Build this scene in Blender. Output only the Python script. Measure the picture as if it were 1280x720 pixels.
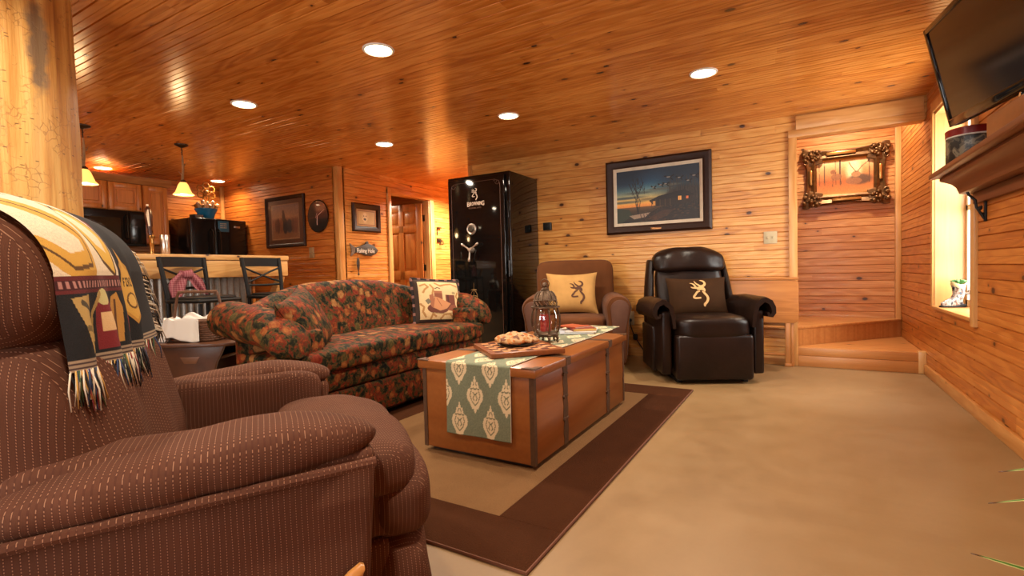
import bpy, bmesh, math, random
import numpy as np
from mathutils import Vector, Matrix, noise
random.seed(7)
for o in list(bpy.data.objects): bpy.data.objects.remove(o)
SC = bpy.context.scene
COL = SC.collection
PI = math.pi
# ------------------------------------------------------------------ camera
cam = bpy.data.cameras.new('camera'); camo = bpy.data.objects.new('camera', cam); COL.objects.link(camo)
cam.sensor_width = 36; cam.lens = 621.55/1280*36; cam.clip_start = .02
_r = Vector((0.86773544, 0.49631196, -0.02663928)); _u = Vector((0.00624909, 0.04269877, 0.99906845)); _w = Vector((-0.49698708, 0.86709357, -0.03394974))
m = Matrix((( _r.x, _u.x, -_w.x, 0), (_r.y, _u.y, -_w.y, 0), (_r.z, _u.z, -_w.z, .97), (0, 0, 0, 1)))
camo.matrix_world = m
SC.camera = camo
# ------------------------------------------------------------------ look, daylight, lamps
SC.view_settings.view_transform = 'Standard'; SC.view_settings.look = 'None'
SC.view_settings.exposure = 0.15; SC.view_settings.gamma = 1; SC.view_settings.use_curve_mapping = False
CAN_W = 21.0; CAN_COL = (1, .87, .70)
PEND_W = 5.0
DAY_W = 62.0; DAY_COL = (1, .95, .88)
SIDE_W = 48.0
wd = bpy.data.worlds.new('world'); SC.world = wd; wd.use_nodes = True
bg = wd.node_tree.nodes['Background']; bg.inputs[0].default_value = (.86, .93, 1, 1); bg.inputs[1].default_value = 3.0
def area_light(name, loc, rot, sx, sy, power, color, spread=PI):
    l = bpy.data.lights.new(name, 'AREA'); l.shape = 'RECTANGLE'; l.size = sx; l.size_y = sy
    l.energy = power; l.color = color; l.spread = spread
    o = bpy.data.objects.new(name, l); o.location = loc; o.rotation_euler = rot; COL.objects.link(o); return o
# daylight entering by the two assumed, added tall windows behind the camera and the side window
area_light('added_daylight_left', (-3.2, -2.36, 1.35), (PI/2, 0, 0), 1.9, 1.5, DAY_W, DAY_COL)  # lamps at the added rear windows, for light from the front
area_light('added_daylight_right', (-.55, -2.36, 1.35), (PI/2, 0, 0), 1.9, 1.5, DAY_W, DAY_COL)
area_light('daylight_side', (1.30, 4.6, 1.4), (0, PI/2, 0), 1.4, .8, SIDE_W, (1, .96, .86))
# ------------------------------------------------------------------ helpers: materials
def s2l(c):
    return tuple((v/12.92 if v <= .04045 else ((v+.055)/1.055)**2.4) for v in c)
def rgb(r, g, b): return s2l((r/255, g/255, b/255)) + (1,)
class G:
    """tiny node-graph builder"""
    def __init__(s, name):
        s.m = bpy.data.materials.new(name); s.m.use_nodes = True; s.t = s.m.node_tree
        s.b = s.t.nodes['Principled BSDF']; s.out = s.t.nodes['Material Output']
    def n(s, typ, ins=None, **pr):
        nd = s.t.nodes.new(typ)
        for k, v in pr.items(): setattr(nd, k, v)
        for k, v in (ins or {}).items(): s.set(nd.inputs[k], v)
        return nd
    def set(s, sock, v):
        if isinstance(v, bpy.types.NodeSocket): s.t.links.new(v, sock)
        else: sock.default_value = v
    def math(s, op, a, b=0.0, c=0.0):
        nd = s.t.nodes.new('ShaderNodeMath'); nd.operation = op
        for i, v in enumerate((a, b, c)): s.set(nd.inputs[i], v)
        return nd.outputs[0]
    def comb(s, x, y, z): return s.n('ShaderNodeCombineXYZ', {0: x, 1: y, 2: z}).outputs[0]
    def sep(s, v): return s.n('ShaderNodeSeparateXYZ', {0: v}).outputs
    def obj(s): return s.n('ShaderNodeTexCoord').outputs['Object']
    def noise(s, vec, scale=5, detail=3, rough=.55, dist=0.0):
        return s.n('ShaderNodeTexNoise', {'Vector': vec, 'Scale': scale, 'Detail': detail, 'Roughness': rough, 'Distortion': dist}).outputs[0]
    def white(s, vec): return s.n('ShaderNodeTexWhiteNoise', {'Vector': vec}, noise_dimensions='3D').outputs
    def mix(s, f, a, b, mode='MIX'):
        nd = s.n('ShaderNodeMix', data_type='RGBA', blend_type=mode)
        s.set(nd.inputs[0], f); s.set(nd.inputs[6], a); s.set(nd.inputs[7], b); return nd.outputs[2]
    def ramp(s, f, stops, interp='LINEAR'):
        nd = s.t.nodes.new('ShaderNodeValToRGB'); r = nd.color_ramp; r.interpolation = interp
        while len(r.elements) < len(stops): r.elements.new(.5)
        for e, (p, c) in zip(r.elements, stops): e.position = p; e.color = c if len(c) == 4 else tuple(c)+(1,)
        s.set(nd.inputs[0], f); return nd.outputs[0]
    def bump(s, h, strength=.3, dist=.01):
        nd = s.n('ShaderNodeBump', {'Height': h, 'Strength': strength, 'Distance': dist}); s.set(s.b.inputs['Normal'], nd.outputs[0])
    def done(s, color=None, rough=None, metal=None, **kw):
        if color is not None: s.set(s.b.inputs['Base Color'], color)
        if rough is not None: s.set(s.b.inputs['Roughness'], rough)
        if metal is not None: s.set(s.b.inputs['Metallic'], metal)
        for k, v in kw.items(): s.set(s.b.inputs[k.replace('_', ' ')], v)
        return s.m
def plain(name, c, rough=.5, metal=0.0, var=.12, scale=20, bump=0.0, **kw):
    g = G(name); o = g.obj(); f = g.noise(o, scale, 3)
    d = tuple(max(0, v*(1-var*1.6)) for v in c[:3])+(1,); l = tuple(min(1, v*(1+var)) for v in c[:3])+(1,)
    if bump: g.bump(g.noise(o, scale*6, 2), bump, .004)
    return g.done(g.mix(f, d, l), rough, metal, **kw)
def pine(name, along, across, board=.085, light=(.76, .405, .12), mid=(.64, .285, .064), dark=(.40, .125, .02), rough=.33, seg=3.0, knots=.5, ring=1.0):
    g = G(name); sp = g.sep(g.obj()); ax = {'x': sp[0], 'y': sp[1], 'z': sp[2]}
    u, v = ax[along], ax[across]
    other = [ax[k] for k in 'xyz' if k not in (along, across)][0]
    idx = g.math('FLOOR', g.math('DIVIDE', v, board))
    r1 = g.white(g.comb(idx, 3.7, 1.3))[0]
    sid = g.math('FLOOR', g.math('DIVIDE', g.math('ADD', u, g.math('MULTIPLY', r1, 7.0)), seg))
    wn = g.white(g.comb(idx, sid, 9.1)); tone, wc = wn[0], wn[1]
    ws = g.sep(wc)
    uo = g.math('ADD', u, g.math('MULTIPLY', tone, 31.0))
    # long-grain streaks and cathedral rings
    st = g.noise(g.comb(g.math('MULTIPLY', uo, 1.6), g.math('MULTIPLY', v, 42), g.math('ADD', g.math('MULTIPLY', other, 42), g.math('MULTIPLY', idx, 5.3))), 1.0, 4, .6)
    wob = g.noise(g.comb(g.math('MULTIPLY', uo, 1.1), g.math('MULTIPLY', v, 7), idx), 1.0, 2, .5)
    rg = g.math('SINE', g.math('MULTIPLY', g.math('ADD', wob, g.math('MULTIPLY', v, 1.5)), 46.0*ring))
    rg = g.math('MULTIPLY_ADD', rg, .5, .5)
    f = g.math('ADD', g.math('MULTIPLY', st, .55), g.math('MULTIPLY', rg, .22))
    f = g.math('ADD', f, g.math('MULTIPLY_ADD', tone, .24, -.05))
    c = g.ramp(f, [(.22, light), (.50, mid), (.86, dark)])
    # knots
    kv = g.comb(g.math('MULTIPLY', uo, 2.6), g.math('MULTIPLY_ADD', v, 4.2, g.math('MULTIPLY', r1, 9.0)), g.math('MULTIPLY', idx, 0.0))
    vo = g.n('ShaderNodeTexVoronoi', {'Vector': kv, 'Scale': 1.0, 'Randomness': 1.0}, voronoi_dimensions='2D')
    kr = g.sep(vo.outputs['Color'])
    on = g.math('LESS_THAN', kr[0], knots)
    size = g.math('MULTIPLY_ADD', kr[1], .05, .022)
    dd = g.math('DIVIDE', g.math('ADD', vo.outputs['Distance'], g.math('MULTIPLY_ADD', g.noise(kv, 9, 2), .03, -.015)), size)
    core = g.math('MULTIPLY', on, g.n('ShaderNodeMapRange', {0: dd, 1: .75, 2: 1.25, 3: 1.0, 4: 0.0}).outputs[0])
    halo = g.math('MULTIPLY', on, g.n('ShaderNodeMapRange', {0: dd, 1: 1.0, 2: 3.2, 3: .55, 4: 0.0}).outputs[0])
    c = g.mix(halo, c, tuple(x*.8 for x in dark)+(1,)); c = g.mix(core, c, (.06, .018, .006, 1))
    g.bump(st, .06, .003)
    return g.done(c, rough)
def attr_mat(name, rough=.6, weave=0.0, coat=0.0, scale=300):
    g = G(name); a = g.n('ShaderNodeAttribute', attribute_name='art').outputs['Color']
    if weave: g.bump(g.noise(g.obj(), scale, 2), weave, .003)
    return g.done(a, rough, **({'Coat Weight': coat, 'Coat Roughness': .05} if coat else {}))
def fix(m, **kw): return m
# ------------------------------------------------------------------ helpers: mesh building
def tf(loc=(0, 0, 0), rot=(0, 0, 0)):
    from mathutils import Euler
    return Matrix.Translation(loc) @ Euler(rot).to_matrix().to_4x4()
class MB:
    def __init__(s): s.v = []; s.f = []; s.mi = []; s.sm = []
    def add(s, vs, fs, mat=None, smooth=True, mi=0):
        k = len(s.v)
        for p in vs:
            p = Vector(p); s.v.append(tuple(mat @ p if mat else p))
        for f in fs: s.f.append(tuple(i+k for i in f)); s.mi.append(mi); s.sm.append(smooth)
        return s
    def box(s, a, b, bev=0.0, mat=None, mi=0, seg=2):
        """axis box from corner a to corner b, rounded by bev"""
        a = Vector(a); b = Vector(b); lo = Vector(map(min, a, b)); hi = Vector(map(max, a, b))
        if bev <= 0:
            vs = [(x, y, z) for x in (lo.x, hi.x) for y in (lo.y, hi.y) for z in (lo.z, hi.z)]
            fs = [(0, 1, 3, 2), (4, 6, 7, 5), (0, 4, 5, 1), (2, 3, 7, 6), (0, 2, 6, 4), (1, 5, 7, 3)]
            return s.add(vs, fs, mat, False, mi)
        bev = min(bev, min(hi-lo)*.49)
        bm = bmesh.new(); bmesh.ops.create_cube(bm, size=1)
        for v in bm.verts: v.co = Vector((lo[i]+(v.co[i]+.5)*(hi[i]-lo[i]) for i in range(3)))
        bmesh.ops.bevel(bm, geom=bm.edges[:], offset=bev, segments=seg, affect='EDGES', profile=.5)
        return s.bm(bm, mat, mi)
    def bm(s, bm, mat=None, mi=0, smooth=True):
        bm.verts.index_update(); vs = [v.co.copy() for v in bm.verts]; fs = [[v.index for v in f.verts] for f in bm.faces]; bm.free()
        return s.add(vs, fs, mat, smooth, mi)
    def loft(s, rings, closed=True, caps=True, mat=None, mi=0, smooth=True, loop=False):
        n = len(rings[0]); vs = [p for r in rings for p in r]; fs = []
        R = len(rings)
        for i in range(R if loop else R-1):
            j2 = (i+1) % R
            for j in range(n if closed else n-1):
                k = (j+1) % n
                fs.append((i*n+j, i*n+k, j2*n+k, j2*n+j))
        if caps and closed and not loop:
            fs.append(tuple(range(n-1, -1, -1))); fs.append(tuple((R-1)*n+j for j in range(n)))
        return s.add(vs, fs, mat, smooth, mi)
    def tube(s, path, r, n=8, mat=None, mi=0, caps=True, loop=False):
        P = [Vector(p) for p in path]; rs = r if isinstance(r, (list, tuple)) else [r]*len(P)
        rings = []; up = None
        for i, p in enumerate(P):
            if loop: d = P[(i+1) % len(P)]-P[i-1]
            else: d = P[min(i+1, len(P)-1)]-P[max(i-1, 0)]
            if d.length < 1e-9: d = Vector((0, 0, 1))
            d.normalize()
            if up is None: up = Vector((0, 0, 1)) if abs(d.z) < .9 else Vector((1, 0, 0))
            x = d.cross(up)
            if x.length < 1e-6: x = d.orthogonal()
            x.normalize(); y = x.cross(d).normalized(); up = y
            rings.append([p+(x*math.cos(2*PI*k/n)+y*math.sin(2*PI*k/n))*rs[i] for k in range(n)])
        return s.loft(rings, True, caps, mat, mi, True, loop)
    def lathe(s, prof, n=24, mat=None, mi=0, caps=True, smooth=True):
        return s.loft([[(r*math.cos(2*PI*k/n), r*math.sin(2*PI*k/n), z) for k in range(n)] for r, z in prof], True, caps, mat, mi, smooth)
    def prism(s, poly, t0, t1, plane='xz', mat=None, mi=0, bev=0.0):
        """extrude a 2D outline; plane names the axes of the outline"""
        def P(a, b, t):
            if plane == 'xz': return (a, t, b)
            if plane == 'yz': return (t, a, b)
            return (a, b, t)
        n = len(poly); vs = [P(a, b, t0) for a, b in poly]+[P(a, b, t1) for a, b in poly]
        fs = [tuple(range(n)), tuple(range(2*n-1, n-1, -1))]+[(i, (i+1) % n, n+(i+1) % n, n+i) for i in range(n)]
        if bev:
            bm = bmesh.new(); bv = [bm.verts.new(v) for v in vs]
            for f in fs: bm.faces.new([bv[i] for i in f])
            bmesh.ops.recalc_face_normals(bm, faces=bm.faces[:])
            es = [e for e in bm.edges if len(e.link_faces) == 2 and e.calc_face_angle(0) > .6]
            bmesh.ops.bevel(bm, geom=es, offset=bev, segments=2, affect='EDGES', profile=.5)
            return s.bm(bm, mat, mi)
        return s.add(vs, fs, mat, False, mi)
    def puff(s, c, size, n=4.0, div=14, mat=None, mi=0, fn=None):
        """soft rounded block: superellipsoid with half sizes size/2"""
        bm = bmesh.new(); bmesh.ops.create_cube(bm, size=2)
        bmesh.ops.subdivide_edges(bm, edges=bm.edges[:], cuts=div, use_grid_fill=True)
        c = Vector(c); h = Vector(size)/2
        for v in bm.verts:
            p = v.co.copy(); q = Vector([math.sin(x*PI/4)/math.sin(PI/4) if abs(x) < 1 else x for x in p])
            L = (abs(q.x)**n+abs(q.y)**n+abs(q.z)**n)**(1/n); q = q/L
            v.co = Vector((c.x+q.x*h.x, c.y+q.y*h.y, c.z+q.z*h.z))
            if fn: v.co = Vector(fn(v.co))
        return s.bm(bm, mat, mi)
    def grid(s, fn, nu, nv, mat=None, mi=0, smooth=True):
        vs = [fn(i/(nu-1), j/(nv-1)) for j in range(nv) for i in range(nu)]
        fs = [(j*nu+i, j*nu+i+1, (j+1)*nu+i+1, (j+1)*nu+i) for j in range(nv-1) for i in range(nu-1)]
        return s.add(vs, fs, mat, smooth, mi)
    def sphere(s, c, r, mat=None, mi=0, nu=14, nv=9, sc=(1, 1, 1)):
        c = Vector(c)
        return s.loft([[(c.x+sc[0]*r*math.sin(PI*max(.004, min(.996, j/nv)))*math.cos(2*PI*k/nu), c.y+sc[1]*r*math.sin(PI*max(.004, min(.996, j/nv)))*math.sin(2*PI*k/nu), c.z-sc[2]*r*math.cos(PI*j/nv)) for k in range(nu)] for j in range(nv+1)], True, True, mat, mi)
    def build(s, name, mats, parent=None, norm=True, sub=0, solid=0.0, auto=True):
        me = bpy.data.meshes.new(name); me.from_pydata(s.v, [], s.f)
        for mt in (mats if isinstance(mats, (list, tuple)) else [mats]): me.materials.append(mt)
        me.polygons.foreach_set('material_index', s.mi); me.polygons.foreach_set('use_smooth', s.sm)
        if norm:
            bm = bmesh.new(); bm.from_mesh(me); bmesh.ops.recalc_face_normals(bm, faces=bm.faces[:]); bm.to_mesh(me); bm.free()
        if auto: me.set_sharp_from_angle(angle=math.radians(40))
        me.update()
        o = bpy.data.objects.new(name, me); COL.objects.link(o)
        if parent: o.parent = parent
        if solid:
            md = o.modifiers.new('solid', 'SOLIDIFY'); md.thickness = solid; md.offset = 0
        if sub:
            md = o.modifiers.new('sub', 'SUBSURF'); md.levels = sub; md.render_levels = sub
        return o
def thing(name, label, cat, loc=(0, 0, 0), rz=0.0, group=None):
    o = bpy.data.objects.new(name, None); COL.objects.link(o); o.empty_display_size = .1
    o.location = loc; o.rotation_euler = (0, 0, rz); o['label'] = label; o['category'] = cat
    if group: o['group'] = group
    return o
def tag(o, label, cat, group=None):
    o['label'] = label; o['category'] = cat
    if group: o['group'] = group
    return o
def struct(o): o['kind'] = 'structure'; return o
def dup(root, loc, rz=None, label=None):
    r = root.copy(); COL.objects.link(r); r.location = loc
    if rz is not None: r.rotation_euler = (0, 0, rz)
    if label: r['label'] = label
    for ch in list(root.children):
        c = ch.copy(); COL.objects.link(c); c.parent = r
        for g in list(ch.children):
            d = g.copy(); COL.objects.link(d); d.parent = c
    return r
def text_mb(body, size, depth=.001, bold=0.0, sx=1.0):
    cu = bpy.data.curves.new('t', 'FONT'); cu.body = body; cu.size = size; cu.extrude = depth; cu.align_x = 'CENTER'; cu.align_y = 'CENTER'; cu.offset = bold
    cu.resolution_u = 3
    o = bpy.data.objects.new('t', cu); COL.objects.link(o)
    dg = bpy.context.evaluated_depsgraph_get(); me = bpy.data.meshes.new_from_object(o.evaluated_get(dg))
    mb = MB(); mb.add([(v.co.x*sx, v.co.y, v.co.z) for v in me.vertices], [tuple(p.vertices) for p in me.polygons], None, False)
    bpy.data.objects.remove(o); bpy.data.curves.remove(cu); bpy.data.meshes.remove(me)
    return mb
def map_mb(mb, fn): mb.v = [tuple(fn(*p)) for p in mb.v]; return mb
# ------------------------------------------------------------------ helpers: painted patterns (stored as mesh colours)
class Canvas:
    def __init__(s, w, h, c):
        s.w, s.h = w, h; s.a = np.zeros((h, w, 3)); s.a[:] = np.array(c)/255
        s.Y, s.X = np.mgrid[0:h, 0:w]; s.X = (s.X+.5)/w; s.Y = (s.Y+.5)/h; s.asp = w/h
        s.rng = np.random.RandomState(5)
    def put(s, m, c, al=1.0):
        m = np.clip(m.astype(float), 0, 1)[..., None]*al; s.a = s.a*(1-m)+np.array(c)/255*m
    def rect(s, x0, y0, x1, y1, c, al=1): s.put((s.X >= x0) & (s.X < x1) & (s.Y >= y0) & (s.Y < y1), c, al)
    def ell(s, x, y, rx, ry, c, al=1, soft=0.0):
        d = np.sqrt(((s.X-x)/rx)**2+((s.Y-y)/ry)**2)
        s.put((d < 1) if not soft else np.clip((1+soft-d)/(2*soft), 0, 1), c, al)
    def poly(s, pts, c, al=1):
        ins = np.zeros(s.X.shape, bool); n = len(pts)
        for i in range(n):
            x0, y0 = pts[i]; x1, y1 = pts[(i+1) % n]
            if y0 == y1: continue
            cr = ((s.Y >= min(y0, y1)) & (s.Y < max(y0, y1)))
            xi = x0+(s.Y-y0)*(x1-x0)/(y1-y0); ins ^= cr & (s.X < xi)
        s.put(ins, c, al)
    def line(s, pts, wd, c, al=1):
        d = np.full(s.X.shape, 9.0)
        for (x0, y0), (x1, y1) in zip(pts[:-1], pts[1:]):
            dx, dy = (x1-x0)*s.asp, y1-y0; L = dx*dx+dy*dy+1e-12
            t = np.clip((((s.X-x0)*s.asp)*dx+(s.Y-y0)*dy)/L, 0, 1)
            d = np.minimum(d, np.hypot((s.X-x0)*s.asp-t*dx, (s.Y-y0)-t*dy))
        s.put(d < wd, c, al)
    def grad(s, y0, y1, stops):
        t = np.clip((s.Y-y0)/(y1-y0), 0, 1); m = (s.Y >= y0) & (s.Y < y1)
        col = np.stack([np.interp(t, [p for p, _ in stops], [c[i]/255 for _, c in stops]) for i in range(3)], -1)
        s.a = np.where(m[..., None], col, s.a)
    def speck(s, amt, k=1):
        n = s.rng.rand(s.h//k+1, s.w//k+1); n = np.kron(n, np.ones((k, k)))[:s.h, :s.w, None]
        s.a = np.clip(s.a*(1+amt*(n-.5)*2), 0, 1)
def art_attr(me, cols):
    a = me.attributes.new('art', 'FLOAT_COLOR', 'POINT')
    lin = np.where(cols <= .04045, cols/12.92, ((cols+.055)/1.055)**2.4)
    a.data.foreach_set('color', np.concatenate([lin, np.ones((len(lin), 1))], 1).astype(np.float32).ravel())
def art_sheet(name, cv, fn, mat, parent=None, smooth=True):
    """grid mesh carrying the canvas; fn(u,v)->point, u right, v down"""
    mb = MB(); mb.grid(fn, cv.w, cv.h, smooth=smooth)
    o = mb.build(name, mat, parent, norm=False, auto=False)
    art_attr(o.data, cv.a.reshape(-1, 3)); return o
def stroke_strip(pts, wid):
    """tapered polyline ribbon as a 2D polygon list (quads)"""
    P = [Vector((p[0], p[1])) for p in pts]
    Q = []; n = len(P)      # resample as catmull-rom
    for i in range(n-1):
        p0, p1, p2, p3 = P[max(i-1, 0)], P[i], P[i+1], P[min(i+2, n-1)]
        w1, w2 = wid[i], wid[i+1]
        for k in range(5):
            t = k/5; t2, t3 = t*t, t*t*t
            Q.append((.5*((2*p1)+(p2-p0)*t+(2*p0-5*p1+4*p2-p3)*t2+(3*p1-p0-3*p2+p3)*t3), w1+(w2-w1)*t))
    Q.append((P[-1], wid[-1]))
    L, R = [], []
    for i, (p, w) in enumerate(Q):
        d = Q[min(i+1, len(Q)-1)][0]-Q[max(i-1, 0)][0]; d.normalize() if d.length else None
        nn = Vector((-d.y, d.x))*w/2; L.append(p+nn); R.append(p-nn)
    return L, R
def emblem_mb(fn):
    """antlered deer-head line emblem; fn(x,y,lift) maps emblem units (-.5..1 tall) to 3D"""
    mb = MB()
    def S(pts, wid):
        q = [((x-325)/400, (350-y)/400) for x, y in pts]; L, R = stroke_strip(q, [w/400 for w in wid])
        n = len(L); vs = [fn(p.x, p.y, 1) for p in L]+[fn(p.x, p.y, 1) for p in R]
        mb.add(vs, [(i, i+1, n+i+1, n+i) for i in range(n-1)], None, True)
    S([(345, 156), (372, 158), (402, 178), (412, 212), (392, 240), (355, 258), (322, 275)], [6, 20, 30, 32, 36, 40, 30])
    S([(267, 163), (282, 198), (312, 226), (345, 250)], [6, 18, 24, 30])
    S([(198, 200), (235, 207), (262, 232), (275, 262), (305, 285)], [5, 18, 26, 28, 34])
    S([(207, 258), (232, 272), (270, 276), (310, 275)], [6, 20, 24, 30])
    S([(290, 292), (325, 285), (362, 282), (392, 305), (398, 335)], [20, 52, 56, 40, 14])
    S([(330, 325), (295, 335), (262, 375), (236, 412), (262, 428), (338, 424)], [14, 28, 30, 28, 26, 24])
    S([(362, 325), (392, 358), (424, 400), (432, 445), (412, 490), (384, 520), (380, 552)], [14, 32, 34, 36, 34, 36, 20])
    return mb
def pillow(W, H, T, n=30, ears=.07):
    """returns (mesh builder, front-surface function) of a plump square cushion standing in x-z, front towards -y"""
    def sh(u, v): return W*u*(1-ears*(1-v*v)), H*v*(1-ears*(1-u*u))
    def th(u, v): return T*max(0., (1-abs(u)**3.2)*(1-abs(v)**3.2))**.55
    mb = MB()
    for sg in (-1, 1):
        mb.grid(lambda a, b: (sh(2*a-1, 2*b-1)[0], sg*(th(2*a-1, 2*b-1)+.002), sh(2*a-1, 2*b-1)[1]), n, n)
    def front(x, z, lift=.004):
        u = max(-1, min(1, x/(W*(1-ears*.6)))); v = max(-1, min(1, z/(H*(1-ears*.6))))
        return (x, -th(u, v)-.002-lift, z)
    return mb, front, sh, th
# ------------------------------------------------------------------ materials
PX = pine('pine_boards_along_x', 'x', 'z'); PY = pine('pine_boards_along_y', 'y', 'z', light=(.60, .225, .045), mid=(.47, .145, .022), dark=(.30, .066, .009))  # along-y boards darker and redder: the right wall's shade put into their colour
PC = pine('pine_ceiling_boards', 'x', 'y', board=.09, light=(.69, .285, .06), mid=(.54, .185, .028), dark=(.32, .074, .009), rough=.2, seg=3.4, knots=.42)
TX = pine('pine_trim_x', 'x', 'z', board=3, light=(.68, .36, .125), mid=(.60, .29, .085), knots=.2, seg=9); TY = pine('pine_trim_y', 'y', 'z', board=3, light=(.62, .30, .09), mid=(.54, .23, .06), knots=.2, seg=9)
TZ = pine('pine_trim_z', 'z', 'x', board=3, light=(.70, .38, .135), mid=(.62, .30, .09), knots=.15, seg=9, ring=.6); TZ2 = pine('pine_trim_upright', 'z', 'y', board=3, light=(.70, .40, .15), mid=(.62, .32, .10), knots=.3, seg=9, ring=.6)
DOORM = pine('door_pine', 'z', 'x', board=2, light=(.62, .23, .05), mid=(.54, .18, .036), dark=(.42, .12, .02), knots=.05, seg=9, ring=.5)
CABM = pine('cabinet_pine', 'z', 'y', board=2, light=(.70, .25, .052), mid=(.58, .185, .034), dark=(.40, .11, .018), knots=.25, seg=9, ring=.5)
BARM = pine('bar_timber', 'y', 'z', board=.14, light=(.70, .42, .16), mid=(.62, .33, .11), dark=(.42, .18, .05), knots=.35, seg=6)
SHELFM = pine('shelf_stained_wood', 'y', 'z', board=2, light=(.19, .05, .011), mid=(.13, .03, .007), dark=(.07, .015, .004), knots=.05, seg=9, rough=.45, ring=.4)
def concrete():
    g = G('stained_concrete'); o = g.obj()
    a = g.noise(o, 1.1, 5, .6, .8); b = g.noise(o, 6, 5, .65); c = g.noise(o, 55, 3)
    f = g.math('ADD', g.math('MULTIPLY', a, .75), g.math('MULTIPLY', b, .35)); f = g.math('ADD', f, g.math('MULTIPLY', c, .08))
    col = g.ramp(f, [(.30, (.185, .102, .040)), (.55, (.238, .138, .056)), (.72, (.272, .163, .070)), (.9, (.31, .195, .095))])
    # hairline scratches
    v = g.n('ShaderNodeTexVoronoi', {'Vector': g.comb(g.sep(o)[0], g.sep(o)[1], 0.0), 'Scale': 1.3}, feature='DISTANCE_TO_EDGE')
    g.bump(g.noise(o, 18, 3), .06, .004)
    return g.done(col, g.math('MULTIPLY_ADD', b, .25, .33))
CONC = concrete()
BLACK = plain('black_metal', (.009, .008, .0075, 1), .5, 0, .2, Specular_IOR_Level=.25); GLOSS = plain('black_gloss', (.004, .004, .004, 1), .07, 0, .1)
APPL = plain('black_appliance', (.008, .008, .008, 1), .16, 0, .1); CHROME = plain('chrome', (.75, .73, .70, 1), .15, 1.0, .05)
BRONZE = plain('oiled_bronze', (.06, .035, .02, 1), .4, .7, .2); IVORY = plain('ivory_plastic', (.52, .42, .25, 1), .45, 0, .04); WHITE = plain('white_paint', (.75, .70, .60, 1), .5, 0, .05)
BLKPL = plain('black_plastic', (.015, .015, .016, 1), .42, 0, .1)
def thin_glass(name, tint=(1, 1, 1, 1), gl=.08):
    g = G(name); tr = g.n('ShaderNodeBsdfTransparent', {0: tint}); gs = g.n('ShaderNodeBsdfGlossy', {0: (1, 1, 1, 1), 1: .03})
    mx = g.n('ShaderNodeMixShader', {0: gl, 1: tr.outputs[0], 2: gs.outputs[0]}); g.t.links.new(mx.outputs[0], g.out.inputs[0]); return g.m
PANE = thin_glass('window_glass')
def emit(name, c, s):
    g = G(name); return g.done((0, 0, 0, 1), .5, Emission_Color=c, Emission_Strength=s)
# ------------------------------------------------------------------ setting: boards, walls, ceiling
CZ = 2.356; RX = .955; BY = 5.42; KX = -7.55; DX = -5.035; CY = 4.42; FY = -2.3
def boards(mb, o, ud, vd, nd, ul, v0, v1, bw=.085, g=.005, dep=.009, thick=.10, bead=True):
    """tongue-and-groove panel: origin o (at v=0), along ud for ul, rows between v0 and v1 along vd, face towards nd"""
    o, ud, vd, nd = Vector(o), Vector(ud), Vector(vd), Vector(nd)
    prof = [(v0, 0.0)]
    k = math.floor(v0/bw)
    while k*bw < v1:
        b = k*bw; h = b+bw/2
        if b-g > v0+1e-4 and b+g < v1-1e-4: prof += [(b-g, 0), (b, -dep), (b+g, 0)]
        if bead and h-.003 > v0+1e-4 and h+.003 < v1-1e-4: prof += [(h-.003, 0), (h, -.0025), (h+.003, 0)]
        k += 1
    prof.append((v1, 0.0))
    n = len(prof); vs = []
    for t in (0, ul):
        vs += [o+ud*t+vd*v+nd*d for v, d in prof]
    fs = [(i, i+1, n+i+1, n+i) for i in range(n-1)]
    mb.add(vs, fs, None, False)
    # solid behind the boards
    c = [o+ud*t+vd*v+nd*d for t in (0, ul) for v in (v0, v1) for d in (0, -thick)]
    mb.add(c, [(1, 3, 7, 5), (0, 1, 5, 4), (2, 6, 7, 3), (0, 2, 3, 1), (4, 5, 7, 6)], None, False)
def wall(name, mat, panels, **kw):
    mb = MB()
    for p in panels: boards(mb, *p, **kw)
    return struct(mb.build(name, mat, norm=False, auto=False))
Xp, Yp, Zp = (1, 0, 0), (0, 1, 0), (0, 0, 1); Xm, Ym, Zm = (-1, 0, 0), (0, -1, 0), (0, 0, -1)
fl = MB(); fl.box((KX-.2, FY-.2, -.12), (RX+.5, 7.4, 0)); struct(fl.build('floor', CONC))
cl = MB(); boards(cl, (KX-.1, 0, CZ), Xp, Yp, Zm, RX-KX+.35, FY-.1, BY, bw=.09); boards(cl, (KX-.1, 0, CZ), Xp, Yp, Zm, -3.68-KX+.1, BY, 7.3, bw=.09)
struct(cl.build('ceiling', PC, norm=False, auto=False))
# wall with the big painting, its recess opening and header
wall('wall_back', PX, [((-3.69, BY, 0), Xp, Zp, Ym, 3.69, 0, CZ), ((0, BY, 0), Xp, Zp, Ym, RX, 2.16, CZ)])
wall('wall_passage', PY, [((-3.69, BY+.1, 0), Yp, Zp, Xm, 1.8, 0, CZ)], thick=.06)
wall('wall_recess_back', pine('recess_boards', 'x', 'z', light=(.66, .31, .11), mid=(.54, .215, .062), dark=(.37, .11, .025)), [((-1.1, 6.62, 0), Xp, Zp, Ym, 2.3, 0, 2.85)])
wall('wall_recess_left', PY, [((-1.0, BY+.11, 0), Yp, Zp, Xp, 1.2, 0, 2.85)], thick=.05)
wall('wall_recess_front', PX, [((-1.1, BY+.1, 0), Xp, Zp, Yp, 1.1, 0, 2.85), ((0, BY+.1, 0), Xp, Zp, Yp, 1.05, 2.16, 2.85)], thick=.04)
rc = MB(); boards(rc, (-1.1, 0, 2.8), Xp, Yp, Zm, 2.2, BY, 6.72, bw=.09); struct(rc.build('ceiling_recess', PC, norm=False, auto=False))
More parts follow.
